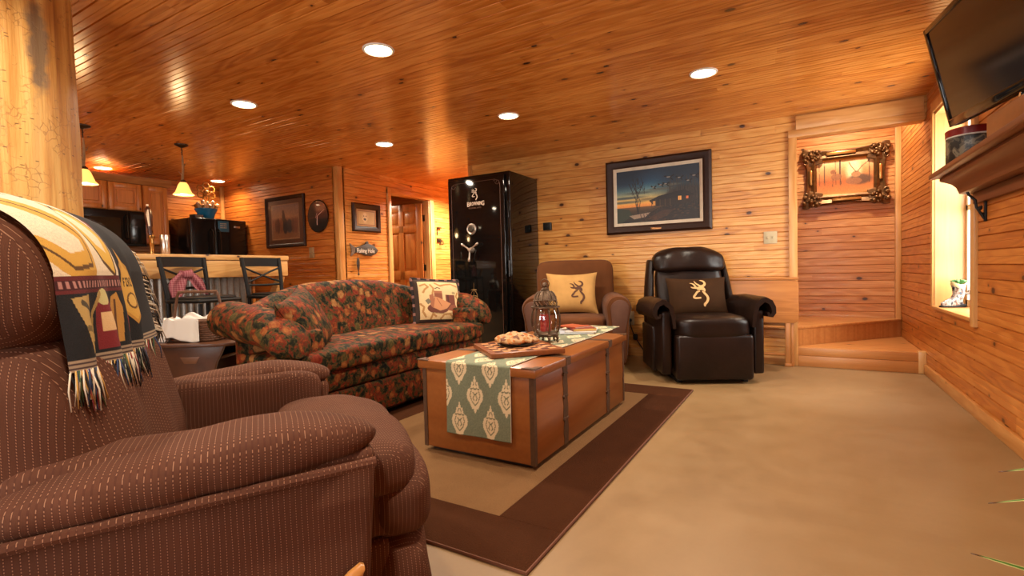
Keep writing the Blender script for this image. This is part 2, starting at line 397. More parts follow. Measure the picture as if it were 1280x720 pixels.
# right wall with the deep window
WY0, WY1, WZ0, WZ1 = 4.10, 5.09, .60, 2.13
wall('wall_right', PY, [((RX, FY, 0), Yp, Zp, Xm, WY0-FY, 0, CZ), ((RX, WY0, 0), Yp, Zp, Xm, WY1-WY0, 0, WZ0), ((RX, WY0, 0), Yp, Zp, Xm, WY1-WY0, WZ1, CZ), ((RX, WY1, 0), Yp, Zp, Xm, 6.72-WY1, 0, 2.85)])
# wall behind the camera with two unseen windows, assumed and added to bring in daylight
ADDED_WIN = [(-4.15, -2.25), (-1.5, .4)]
pan = []
xs = [KX] + [v for w in ADDED_WIN for v in w] + [RX]
for i in range(0, len(xs), 2): pan.append(((xs[i+1], FY, 0), Xm, Zp, Yp, xs[i+1]-xs[i], 0, CZ))
for a, b in ADDED_WIN: pan += [((b, FY, 0), Xm, Zp, Yp, b-a, 0, .6), ((b, FY, 0), Xm, Zp, Yp, b-a, 2.1, CZ)]
wall('wall_front', PX, pan)
for i, (a, b) in enumerate(ADDED_WIN):
    w = MB(); z0, z1 = .6, 2.1
    for p, q in (((a, z0), (a+.06, z1)), ((b-.06, z0), (b, z1)), ((a, z0), (b, z0+.06)), ((a, z1-.06), (b, z1)), (((a+b)/2-.025, z0), ((a+b)/2+.025, z1))):
        w.box((p[0], FY-.09, p[1]), (q[0], FY-.03, q[1]), .006)
    wo = struct(w.build('window_%d' % (i+2), WHITE))  # added window, unseen; an assumed source for the daylight
    g = MB(); g.box((a+.05, FY-.062, z0+.05), (b-.05, FY-.058, z1-.05)); g.build('window_pane', PANE, wo)
# kitchen side
PK = pine('kitchen_boards_along_x', 'x', 'z', light=(.58, .20, .036), mid=(.45, .125, .017), dark=(.29, .062, .008))
wall('wall_kitchen', PY, [((KX, FY, 0), Yp, Zp, Xp, CY-FY, 0, CZ)])
wall('wall_clock', PK, [((KX, CY, 0), Xp, Zp, Ym, DX-KX, 0, CZ)])
OY0, OY1, OZ = 5.352, 6.225, 2.12
wall('wall_hall', pine('hall_boards', 'y', 'z', light=(.70, .33, .09), mid=(.58, .23, .046), dark=(.38, .11, .018)), [((DX, CY, 0), Yp, Zp, Xp, OY0-CY, 0, CZ), ((DX, OY0, 0), Yp, Zp, Xp, OY1-OY0, OZ, CZ), ((DX, OY1, 0), Yp, Zp, Xp, 7.2-OY1, 0, CZ)])
wall('wall_hall_end', PX, [((DX-.1, 7.2, 0), Xp, Zp, Ym, 1.5, 0, CZ)])
# room seen through the open door
wall('wall_side_room', PX, [((-7.4, 6.75, 0), Xp, Zp, Ym, 2.3, 0, CZ)])
wall('wall_side_room_far', PY, [((-7.4, CY+.1, 0), Yp, Zp, Xp, 2.4, 0, CZ)], thick=.06)
wall('wall_side_room_near', PX, [((-7.4, CY+.1, 0), Xp, Zp, Yp, 2.27, 0, CZ)], thick=.04)
# trims
def trim(name, mat, *bx, bev=.004):
    mb = MB()
    for a, b in bx: mb.box(a, b, bev)
    return struct(mb.build(name, mat))
trim('trim_1', TZ, ((-.062, BY-.022, 0), (.008, BY+.005, 2.205)))                       # left casing of the recess
trim('trim_2', TX, ((-.062, BY-.024, 2.147), (RX-.012, BY+.11, 2.215)))                # header casing
trim('trim_3', TX, ((.0, BY-.03, 2.215), (RX-.02, BY-.001, 2.34)))                      # header board
trim('trim_4', TZ, ((RX-.05, 6.56, .1), (RX-.001, 6.615, 2.8)))                          # inner corner of the recess
trim('trim_5', TZ, ((-3.712, BY-.02, 0), (-3.655, BY+.06, CZ-.002)))                    # end of the painting wall
trim('trim_6', TZ, ((DX-.06, CY-.022, 0), (DX+.022, CY+.06, CZ-.002)))                   # kitchen corner post
trim('trim_7', TZ, ((KX+.001, CY-.045, 0), (KX+.045, CY-.001, CZ-.002)))
trim('trim_8', TZ2, ((DX-.002, OY0-.068, 0), (DX+.022, OY0+.002, OZ+.07)), ((DX-.002, OY1-.002, 0), (DX+.022, OY1+.09, OZ+.07)))
trim('trim_9', TY, ((DX-.002, OY0-.068, OZ+.0), (DX+.024, OY1+.09, OZ+.085)))
trim('trim_10', TZ2, ((DX-.12, OY1-.018, 0), (DX+.001, OY1+.001, OZ)), ((DX-.12, OY0-.001, 0), (DX+.001, OY0+.018, OZ)))
trim('baseboard_back', TX, ((-3.65, BY-.018, 0), (-.065, BY-.0005, .085)))
trim('baseboard_right', TY, ((RX-.02, FY+.02, 0), (RX-.0005, BY-.005, .085)))
trim('baseboard_hall', TY, ((DX, CY+.03, 0), (DX+.018, OY0-.07, .085)))
# winder steps in the recess
st = MB()
st.box((.008, BY-.024, 0), (RX-.002, BY+.03, .100), .003); st.box((.008, BY-.018, .102), (RX-.002, BY+.03, .177), .003)
st.box((-.95, BY+.02, 0), (RX-.002, 6.61, .172), .002)
st.prism([(.0, 5.535), (RX-.003, 6.56), (RX-.003, 6.612), (-.95, 6.612), (-.95, 5.535)], .165, .335, 'xy'); st.prism([(.0, 5.515), (RX-.003, 6.54), (RX-.003, 6.612), (-.95, 6.612), (-.95, 5.515)], .335, .36, 'xy', bev=.006)
struct(st.build('stair_steps', pine('stair_pine', 'x', 'y', board=3, light=(.56, .25, .075), mid=(.47, .185, .05), knots=.3, seg=9)))
trim('trim_11', TZ2, ((RX-.055, BY-.03, 0), (RX-.0, BY+.03, .19)))
# the side window: deep pine jamb, casing, sash, pane
wn = MB(); D1 = RX+.25
wn.box((RX-.004, WY1-.002, WZ0), (D1, WY1+.02, WZ1)); wn.box((RX-.004, WY0-.02, WZ0), (D1, WY0+.002, WZ1)); wn.box((RX-.004, WY0, WZ1-.02), (D1, WY1, WZ1+.002))
win = struct(wn.build('window_1', TZ2))
s = MB(); s.box((RX-.025, WY0-.003, WZ0-.018), (D1, WY1+.003, WZ0+.006), .003); s.build('window_sill', TY, win)
s = MB(); s.box((RX-.022, WY0-.075, WZ0-.05), (RX+.002, WY0-.004, WZ1+.08), .004); s.box((RX-.022, WY1+.004, WZ0-.004), (RX+.002, WY1+.055, WZ1+.08), .004); s.box((RX-.021, WY0-.07, WZ1+.0), (RX+.002, WY1+.055, WZ1+.075), .004); s.build('window_casing', TZ2, win)
s = MB()
for a, b in (((WY0, WZ0), (WY0+.05, WZ1-.02)), ((WY1-.05, WZ0), (WY1, WZ1-.02)), ((WY0, WZ0), (WY1, WZ0+.06)), ((WY0, WZ1-.075), (WY1, WZ1-.02)), ((WY0, 1.34), (WY1, 1.385))): s.box((D1-.07, a[0], a[1]), (D1-.02, b[0], b[1]), .004)
s.build('window_frame', WHITE, win)
s = MB(); s.box((D1-.048, WY0+.04, WZ0+.05), (D1-.044, WY1-.04, WZ1-.06)); s.build('window_pane', PANE, win)
# open six-panel door
dl = MB(); dw, dh, dt = .80, 2.07, .036
def door_leaf(mb, mat4):
    ov = [(.0, .11), (.355, .445), (.69, .80)]; rows = [(0, .23), (.86, 1.0), (1.62, 1.73), (1.96, 2.07)]
    for a, b in ov: mb.box((a, -dt/2, 0), (b, dt/2, dh), .003, mat4)
    for a, b in rows: mb.box((.1, -dt/2, a), (.7, dt/2, b), .003, mat4)
    for xa, xb in ((.11, .355), (.445, .69)):
        for za, zb in ((.23, .86), (1.0, 1.62), (1.73, 1.96)):
            mb.box((xa, -.008, za), (xb, .008, zb), 0, mat4); mb.box((xa+.035, -.014, za+.035), (xb-.035, .014, zb-.035), .006, mat4)
M4 = tf((DX-.125, OY1-.03, .012), (0, 0, PI+math.radians(6)))
door_leaf(dl, M4); door = struct(dl.build('door_1', DOORM))
k = MB(); k.sphere((.735, .062, .96), .027, M4); k.tube([(.735, .015, .96), (.735, .06, .96)], .011, 8, M4); k.tube([(.735, .016, .96), (.735, .022, .96)], .03, 14, M4)
k.build('door_knob', BRONZE, door)
for z in (.3, 1.06, 1.85):
    h = MB(); h.box((DX-.122, OY1-.024, z-.05), (DX-.085, OY1-.016, z+.05), .002); h.tube([(DX-.122, OY1-.03, z-.05), (DX-.122, OY1-.03, z+.05)], .007, 8); h.build('hinge', BRONZE, door)
# light switch in the side room, seen edge on
# ------------------------------------------------------------------ log post
lg = MB(); rings = []
LC = Vector((-3.12, .79))
for i in range(90):
    z = -.001+i*(CZ-.004)/89
    ring = []
    for k in range(110):
        a = 2*PI*k/110
        r = .315-.012*z/2.3+.012*noise.noise((math.cos(a)*1.5, math.sin(a)*1.5, z*.5))+.007*noise.noise((math.cos(a)*6, math.sin(a)*6, z*2.2))+.004*noise.noise((math.cos(a)*14, math.sin(a)*14, z*1.0))
        ring.append((LC.x+r*math.cos(a), LC.y+r*math.sin(a), z))
    rings.append(ring)
lg.loft(rings)
def log_mat():
    g = G('peeled_log'); o = g.obj(); sp = g.sep(o)
    lon = g.noise(g.comb(g.math('MULTIPLY', sp[0], 17), g.math('MULTIPLY', sp[1], 17), g.math('MULTIPLY', sp[2], .8)), 1.0, 6, .62, .4)
    c = g.ramp(lon, [(.28, (.70, .46, .16)), (.46, (.62, .35, .095)), (.58, (.48, .22, .045)), (.70, (.30, .115, .022)), (.8, (.16, .06, .014))])
    # wandering beetle galleries and dark nicks
    gal = g.n('ShaderNodeTexVoronoi', {'Vector': g.n('ShaderNodeVectorMath', {0: o, 1: g.n('ShaderNodeVectorMath', {0: g.n('ShaderNodeTexNoise', {'Vector': o, 'Scale': 14.0, 'Detail': 3.0}).outputs['Color'], 3: .06}, operation='SCALE').outputs[0]}, operation='ADD').outputs[0], 'Scale': 26.0}, feature='DISTANCE_TO_EDGE').outputs['Distance']
    msk = g.noise(o, 3.2, 2)
    gl = g.math('MULTIPLY', g.math('LESS_THAN', gal, .045), g.n('ShaderNodeMapRange', {0: g.noise(o, 9, 3), 1: .50, 2: .60, 3: 0.0, 4: .6}).outputs[0])
    c = g.mix(gl, c, (.30, .13, .03, 1))
    nick = g.n('ShaderNodeTexVoronoi', {'Vector': g.comb(sp[0], sp[1], g.math('MULTIPLY', sp[2], 3.2)), 'Scale': 17.0})
    nsel = g.math('LESS_THAN', g.sep(nick.outputs['Color'])[0], .45); nick = g.math('ADD', nick.outputs['Distance'], g.math('MULTIPLY', g.noise(o, 40, 2), .10))
    c = g.mix(g.math('MULTIPLY', g.math('MULTIPLY', g.math('LESS_THAN', nick, .19), nsel), .8), c, (.12, .05, .015, 1))
    # grey weathered patch high on the visible side
    px = g.math('DIVIDE', g.math('SUBTRACT', sp[0], -2.826), .06); py = g.math('DIVIDE', g.math('SUBTRACT', sp[1], .892), .045); pz = g.math('DIVIDE', g.math('SUBTRACT', sp[2], 1.99), .20)
    dd = g.math('SQRT', g.math('ADD', g.math('MULTIPLY', px, px), g.math('ADD', g.math('MULTIPLY', py, py), g.math('MULTIPLY', pz, pz))))
    dd = g.math('ADD', dd, g.math('MULTIPLY_ADD', g.noise(o, 16, 4), 1.4, -.7))
    c = g.mix(g.n('ShaderNodeMapRange', {0: dd, 1: .7, 2: 1.2, 3: .85, 4: 0.0}).outputs[0], c, (.16, .11, .07, 1))
    g.bump(g.math('ADD', lon, g.math('MULTIPLY', gl, -.6)), .5, .012)
    return g.done(c, .5)
tag(lg.build('log_post', log_mat()), 'thick peeled log post with beetle tracks rising behind the corduroy recliner', 'post')
# ------------------------------------------------------------------ recessed ceiling lights
LENS = emit('lamp_lens', (1, .80, .50, 1), 22.0)
def can(x, y, label, z=CZ, w=CAN_W, col=CAN_COL):
    t = thing('ceiling_light', label, 'light', (x, y, z), 0, 'recessed ceiling lights')
    r = MB(); r.loft([[(rr*math.cos(2*PI*k/32), rr*math.sin(2*PI*k/32), zz) for k in range(32)] for rr, zz in ((.080, -.001), (.080, -.006), (.085, -.010), (.095, -.006), (.097, -.001))], True, False); r.build('trim_ring', WHITE, t)
    d = MB(); d.lathe([(.001, -.0075), (.05, -.0075), (.079, -.004), (.079, -.001), (.001, -.001)], 28); d.build('lens', LENS, t)
    l = bpy.data.lights.new('can_lamp', 'AREA'); l.shape = 'DISK'; l.size = .13; l.energy = w; l.color = col; l.spread = math.radians(150)
    o = bpy.data.objects.new('can_lamp', l); COL.objects.link(o); o.parent = t; o.location = (0, 0, -.014)
    return t
can(-2.229, 2.312, 'largest recessed light, nearest the camera, above the sofa front')
can(-.573, 3.843, 'recessed light on the right, in front of the large landscape painting')
can(-3.81, 2.436, 'recessed light between the log post and the middle of the ceiling')
can(-2.222, 3.894, 'recessed light in the ceiling nearest the black safe top')
can(-3.794, 3.975, 'recessed light above the way to the open door')
KCOL = (1, .76, .50)
can(-7.30, 2.833, 'recessed light over the kitchen wall cabinets', col=KCOL, w=CAN_W*.7)
can(-7.1, 4.10, 'recessed light above the fridge in the kitchen corner', col=KCOL, w=CAN_W*.55)
can(-.573, 2.0, 'added unseen recessed light above the open floor')  # unseen cans from here to the bar are added for illumination
can(-.573, .2, 'added unseen recessed light overhead')
can(-2.229, .5, 'added unseen recessed light above the corduroy recliner')
can(-5.6, .6, 'added unseen recessed light above the near end of the bar', col=KCOL)
can(-4.35, 6.35, 'assumed unseen recessed light in the passage behind the safe', w=CAN_W*5)  # this and the next two cans are unseen, assumed to light those spaces
can(.45, 6.0, 'assumed unseen recessed light in the stair recess', z=2.80, w=CAN_W*1.3)
can(-6.2, 5.7, 'assumed unseen recessed light in the room beyond the open door', w=CAN_W*1.1)
# ------------------------------------------------------------------ fabrics
def corduroy(name, axis, other, base=(.054, .0205, .0115), light=(.120, .046, .0245), pitch=.0105):
    """brown cut pile with rows of pale dashes; rows are lines of constant `axis`"""
    g = G(name); o = g.obj(); sp = g.sep(o); ax = {'x': sp[0], 'y': sp[1], 'z': sp[2]}
    wv = g.math('MULTIPLY', g.noise(o, 5, 2), .007)
    s = g.math('ADD', ax['y' if axis == 'auto' else axis], wv)
    if axis == 'auto':
        nx = g.math('ABSOLUTE', g.sep(g.n('ShaderNodeTexCoord').outputs['Normal'])[0]); sd = g.math('GREATER_THAN', nx, .72)
        s = g.math('ADD', g.math('ADD', g.math('MULTIPLY', ax['y'], sd), g.math('MULTIPLY', ax['x'], g.math('SUBTRACT', 1.0, sd))), wv)
    t = g.math('ADD', ax[other[0]], g.math('MULTIPLY', ax[other[1]], 1.0))
    fr = g.math('ABSOLUTE', g.math('SUBTRACT', g.math('FRACT', g.math('DIVIDE', s, pitch)), .5))
    da = g.math('LESS_THAN', g.math('FRACT', g.math('DIVIDE', t, .0056)), .48)
    line = g.math('MULTIPLY', g.math('LESS_THAN', fr, .075), da)
    fine = g.math('ABSOLUTE', g.math('SUBTRACT', g.math('FRACT', g.math('DIVIDE', s, pitch/6)), .5))
    n = g.noise(o, 7, 4); n2 = g.noise(o, 260, 2)
    c = g.mix(g.math('ADD', g.math('MULTIPLY', n, .8), g.math('MULTIPLY', n2, .25)), base+(1,), light+(1,))
    c = g.mix(g.math('MULTIPLY', g.math('LESS_THAN', fr, .17), .35), c, (.05, .016, .011, 1))
    c = g.mix(line, c, (.27, .14, .08, 1))
    g.bump(g.math('ADD', fine, g.math('MULTIPLY', n2, .6)), .25, .002)
    return g.done(c, .85, Specular_IOR_Level=.12)
CORD_Y = corduroy('corduroy_rows_front_to_back', 'y', 'zx'); CORD_X = corduroy('corduroy_rows_across', 'auto', 'yz')
# ------------------------------------------------------------------ corduroy recliner in the left foreground (local y is its front, local x its right)
rec = thing('recliner', 'large brown corduroy recliner with dashed pinstripes in the left foreground', 'recliner', (-1.30833, .84964, 0), math.radians(-33))
def wr(p, amt=.006, f=7.0, seed=0.0):
    q = Vector((p.x*f+seed, p.y*f, p.z*f)); d = noise.noise_vector(q)*amt; return p+d
# side shells under the arms
for sg in (-1, 1):
    x0, x1 = (.335, .462) if sg > 0 else (-.462, -.335)
    b = MB(); bm = bmesh.new(); bmesh.ops.create_cube(bm, size=1)
    for v in bm.verts: v.co = Vector(((x0+x1)/2+v.co.x*(x1-x0), -.135+v.co.y*.67, .315+v.co.z*.55))
    for v in bm.verts:
        if v.co.y > 0: v.co.y += .02*(v.co.z-.3)/.27
        else: v.co.y -= .10*max(0, (v.co.z-.04)/.55)-.04
    bmesh.ops.bevel(bm, geom=bm.edges[:], offset=.02, segments=3, affect='EDGES', profile=.5)
    b.bm(bm); b.build('side_panel', CORD_Y, rec)
    # padded arm: loft along its length
    ar = MB(); rings = []
    for i in range(44):
        t = .5-.5*math.cos(PI*i/43); y = -.47+.70*t
        top = .598+.078*math.sin(min(1, t*1.12)*PI*.55)-.02*max(0, t-.75)/.25; bot = .535+.035*t
        wd = .165+.05*math.sin(PI*min(1, t*.9+.08)); endk = min(1, (1-abs((t-.5)*2)**5))**.5 if abs(t-.5) < .5 else 0
        endk = max(endk, .06)
        ring = []
        for k in range(26):
            a = 2*PI*k/26; ca, sa = math.cos(a), math.sin(a)
            h = (top-bot)/2; zz = (top+bot)/2+h*endk*math.copysign(abs(sa)**.72, sa)
            xx = sg*(.398)+wd/2*endk*math.copysign(abs(ca)**.72, ca)
            p = Vector((xx, y, zz)); crease = .004*math.sin(y*58+2*math.sin(zz*30))*max(0, 1-abs(zz-(bot+.045))/.06)
            p.x += sg*crease; ring.append(wr(p, .004, 9))
        rings.append(ring)
    ar.loft(rings)
    ar.puff((sg*.345, -.12, .545), (.15, .62, .21), 5, 10, fn=lambda p: wr(p, .004, 8))
    # piped lip along the lower edge
    ar.tube([(sg*(.398+.098), -.45+.66*i/20, .545+.030*i/20) for i in range(21)], .011, 8)
    ar.build('armrest', CORD_Y, rec)
def seat_fn(p): return wr(p, .006, 6)
s = MB(); s.puff((0, -.06, .43), (.64, .60, .15), 5, 12, fn=seat_fn)
def tfn(p):
    q = p.copy(); q.z -= .22*max(0, q.y-.2)**1.4; return wr(q, .010, 7, 3)
s.puff((0, .20, .485), (.75, .36, .165), 3.2, 16, fn=tfn); s.build('seat', CORD_X, rec)
f = MB()
def ffn(p): return wr(p, .012, 8, 7)
f.puff((0, .305, .385), (.72, .21, .22), 3.2, 16, fn=ffn); f.puff((0, .30, .185), (.72, .20, .30), 3.4, 16, fn=ffn)
ft = f.build('footrest', CORD_X, rec)
b = MB(); b.box((-.335, .02, .325), (.345, .285, .49), .02, seg=3); b.box((-.335, .02, .045), (.345, .27, .32), .02, seg=3); b.box((-.33, -.40, .0), (.33, .2, .06), .01)
b.build('base', CORD_Y, rec)
# reclining back: lumbar pad and plump headrest
bk = MB()
def lean(p, k=.30, z0=.5): return Vector((p.x, p.y-k*(p.z-z0), p.z))
def lfn(p):
    q = p.copy(); fold = .012*math.sin(q.x*24+3*q.z)*max(0, min(1, (q.y+.36)/.1)); q.y += fold; return wr(lean(q, .22), .008, 5, 2)
bk.puff((0, -.35, .66), (.78, .30, .47), 3.6, 20, fn=lfn); bk.puff((0, -.50, .5), (.80, .22, .85), 4, 12, fn=lambda p: lean(p, .2)); bk.build('backrest', CORD_X, rec)
HB, HZ, RB, RZ, HA = -.485, .985, .185, .165, .395
def head(t, s, off=0.0):
    """t: 0 front, .25 top, .5 back ; s: -1..1 across"""
    k = max(0.0, 1-abs(s)**4.2)**(1/3.2); k = max(k, .02)
    a = 2*PI*t; c, sn = math.cos(a), math.sin(a)
    y = (RB*k+off)*math.copysign(abs(c)**.82, c); z = (RZ*k+off)*math.copysign(abs(sn)**.82, sn)
    p = Vector((HA*s*(1+off*.6), HB+y, HZ+z)); p.y -= .22*(p.z-HZ)
    return p
hd = MB(); hd.loft([[wr(head(k/36, -1+2*i/40), .004, 5) for k in range(36)] for i in range(41)]); hd.build('headrest', CORD_X, rec)
lv = MB()
lv.loft([[(.485+.012*math.cos(a), y+.0*math.sin(a), z+w*math.sin(a)) for a in [2*PI*k/14 for k in range(14)]] for y, z, w in ((-.02, .20, .012), (.03, .235, .017), (.09, .28, .022), (.15, .325, .024), (.172, .343, .018), (.18, .35, .006))])
lv.build('recline_lever', plain('honey_oak', (.50, .21, .05, 1), .35, 0, .15, 30), rec)['label'] = 'honey oak lever'
# ------------------------------------------------------------------ tapestry throw over the headrest
cv = Canvas(330, 290, (14, 12, 13)); cv.speck(.25)
CR = (216, 200, 170)
cv.rect(0, 0, .60, .655, CR); cv.speck(.06)
for pts in ([(.04, .30), (.16, .42), (.26, .52), (.22, .60), (.10, .61), (.0, .54)], ):
    cv.line(pts, .040, (196, 150, 60)); cv.line(pts, .005, (90, 60, 25))
cv.line([(.34, .34), (.38, .46), (.42, .56), (.49, .60), (.54, .52), (.51, .42), (.45, .36)], .026, (205, 165, 70)); cv.line([(.32, .32), (.36, .47), (.41, .59), (.49, .635), (.57, .53), (.53, .40), (.45, .33)], .008, (80, 55, 25))
cv.line([(.20, .26), (.23, .32), (.26, .27), (.29, .34), (.33, .29), (.36, .36), (.41, .33), (.44, .40), (.49, .37)], .007, (45, 35, 35))
cv.line([(0, .08), (.20, .06), (.30, .02)], .03, (60, 40, 45))
for w, c in ((.034, (92, 24, 24)), (.018, (60, 14, 16))): cv.line([(0, .67), (.61, .67), (.61, 0)], w, c)
for i in range(23): cv.rect(.012+i*.0255, .655, .024+i*.0255, .683, (170, 120, 110))
for i in range(24): cv.rect(.598, .01+i*.027, .620, .022+i*.027, (170, 120, 110))
def badge(x, y, s):
    P = [(0, -1.15), (.16, -.85), (.42, -.78), (.48, -.45), (.72, -.1), (.58, .25), (.62, .55), (.3, .75), (0, 1.0), (-.3, .75), (-.62, .55), (-.58, .25), (-.72, -.1), (-.48, -.45), (-.42, -.78), (-.16, -.85)]
    cv.poly([(x+p*s*.72, y+q*s) for p, q in P], (176, 128, 50)); cv.poly([(x+p*s*.62, y+q*s*.88) for p, q in P], (196, 152, 66))
    cv.ell(x, y+.25*s, .22*s, .26*s, (90, 60, 22)); cv.ell(x, y+.25*s, .16*s, .2*s, (200, 160, 80))
badge(.75, .72, .155)
FONT = {'F': '111100110100100', 'I': '111010010010111', 'R': '110101110101101', 'E': '111100110100111'}
for i, ch in enumerate('FIRE'):
    for r in range(5):
        for c_ in range(3):
            if FONT[ch][r*3+c_] == '1': cv.rect(.712+i*.020+c_*.0055, .645+r*.009, .712+i*.020+(c_+1)*.0055, .645+(r+1)*.009, (60, 36, 14))
def flame(x, y, s):
    cv.poly([(x, y-1.3*s), (x+.35*s, y-.6*s), (x+.55*s, y+.1*s), (x+.45*s, y+.75*s), (x, y+s), (x-.45*s, y+.75*s), (x-.55*s, y+.1*s), (x-.2*s, y-.5*s)], (110, 24, 22))
    cv.poly([(x+.05*s, y-1.0*s), (x+.25*s, y-.2*s), (x+.3*s, y+.4*s), (x, y+.75*s), (x-.3*s, y+.4*s), (x-.2*s, y-.2*s)], (202, 150, 80)); cv.line([(x, y-.5*s), (x+.05*s, y+.6*s)], .012, (120, 50, 30))
flame(.72, .36, .11); flame(.58, .82, .10); flame(.72, .10, .09)
cv.poly([(.42, .73), (.47, .71), (.50, .78), (.49, .935), (.41, .935), (.39, .80)], (180, 130, 56)); cv.line([(.45, .75), (.45, .91)], .01, (90, 55, 25))
cv.rect(.22, .73, .34, .94, (112, 22, 26)); cv.rect(.245, .79, .325, .87, (206, 170, 120)); cv.ell(.28, .725, .05, .035, (190, 180, 120)); cv.line([(.25, .71), (.195, .79), (.20, .90)], .01, (160, 130, 70))
cv.poly([(.04, .72), (.15, .71), (.17, .91), (.08, .94)], (170, 140, 80)); cv.line([(.08, .74), (.18, .80)], .012, (70, 60, 40)); cv.line([(.07, .84), (.19, .86)], .012, (110, 90, 50))
cv.rect(0, .955, 1, 1, (150, 130, 105)); cv.rect(0, .965, 1, .972, (60, 40, 40)); cv.rect(0, .984, 1, .99, (60, 40, 40))
def throw_pt(u, v, off=.014):
    s = .90-1.72*(.62*u if u < .9 else .558+(u-.9)*4.42)-.06*(1-v)
    tv = .385-.62*v            # from behind, over the top, to the front
    if tv > 0.005:
        p = head(tv, s, off)
    else:
        q = head(0.005, s, off); d = (0.005-tv)*.80
        p = Vector((q.x, q.y+.10*d+.012*math.sin(u*26)*min(1, d*9), q.z-d))
    p.y += .004*math.sin(u*19+v*7)
    return p
thr_root = rec.matrix_basis.copy()
R33 = Matrix.Translation((-1.30833, .84964, 0)) @ Matrix.Rotation(math.radians(-33), 4, 'Z')
thr = art_sheet('throw_blanket', cv, lambda u, v: R33 @ throw_pt(u, v), attr_mat('tapestry_weave', .9, .5, scale=420))
tag(thr, 'black and cream woven throw with red and gold firefighting motifs draped over the recliner headrest', 'blanket')
fr = MB(); fcol = [0, 1, 2, 3, 4, 5]
rn = random.Random(3)
for i in range(330):                                  # bottom fringe, many colours
    u = rn.random(); p = R33 @ throw_pt(u, .995); L = rn.uniform(.055, .085); dx = rn.uniform(-.014, .014)
    q = R33.to_3x3() @ Vector((dx, rn.uniform(-.004, .016), -L)); fr.tube([p, p+q*.5+Vector((rn.uniform(-.005, .005), rn.uniform(-.005, .005), 0)), p+q], [.0017, .0016, .0009], 4, mi=rn.choice([0, 0, 1, 1, 2, 3, 4, 5]))
for i in range(230):                                  # far-side fringe in cream and black
    v = rn.random()*.98; p = R33 @ throw_pt(.995, v); L = rn.uniform(.05, .075)
    p2 = R33 @ throw_pt(.95, v); d = R33.to_3x3() @ Vector((-.9, .22, .12)); q = (d*.75+Vector((rn.uniform(-.25, .25), rn.uniform(-.25, .25), -.28))).normalized()*L
    fr.tube([p, p+q*.5, p+q*.8+Vector((0, 0, -L*.5))], [.0018, .0016, .0009], 4, mi=rn.choice([0, 0, 1]))
FRM = [plain('yarn_cream', (.62, .52, .38, 1), .9), plain('yarn_black', (.012, .010, .012, 1), .9), plain('yarn_red', (.22, .02, .02, 1), .9), plain('yarn_gold', (.50, .27, .06, 1), .9), plain('yarn_blue', (.03, .05, .12, 1), .9), plain('yarn_green', (.06, .10, .04, 1), .9)]
fo = fr.build('fringe', FRM, thr, auto=False); fo['kind'] = 'stuff'
# ------------------------------------------------------------------ rug
def shag(name, c1, c2):
    g = G(name); o = g.obj(); n = g.noise(o, 160, 3, .7); n2 = g.noise(o, 9, 3)
    g.bump(n, .8, .012); return g.done(g.mix(g.math('ADD', g.math('MULTIPLY', n, .7), g.math('MULTIPLY', n2, .4)), c1, c2), .95, Specular_IOR_Level=.08)
RB_ = shag('rug_brown_pile', (.030, .0085, .0029, 1), (.080, .026, .0085, 1)); RT_ = shag('rug_tan_pile', (.13, .062, .024, 1), (.25, .132, .055, 1))
rug = thing('area_rug', 'dark brown bordered rug with tan centre under the wooden trunk', 'rug', (-1.63, 2.70, 0), math.radians(-1.0))
W2, L2, BD = .90, 1.33, .27
mb = MB(); mb.box((-W2+BD, -L2+BD, 0), (W2-BD, L2-BD, .012), .003); mb.build('center', RT_, rug)
mb = MB()
for a, b in (((-W2, -L2), (W2, -L2+BD)), ((-W2, L2-BD), (W2, L2)), ((-W2, -L2+BD), (-W2+BD, L2-BD)), ((W2-BD, -L2+BD), (W2, L2-BD))): mb.box((a[0], a[1], 0), (b[0], b[1], .013), .003)
mb.build('border', RB_, rug)
mb = MB(); mb.tube([(-W2, -L2, .007), (W2, -L2, .007), (W2, L2, .007), (-W2, L2, .007)], .0065, 6, loop=True); mb.build('binding', plain('rug_binding', (.13, .045, .02, 1), .9), rug)
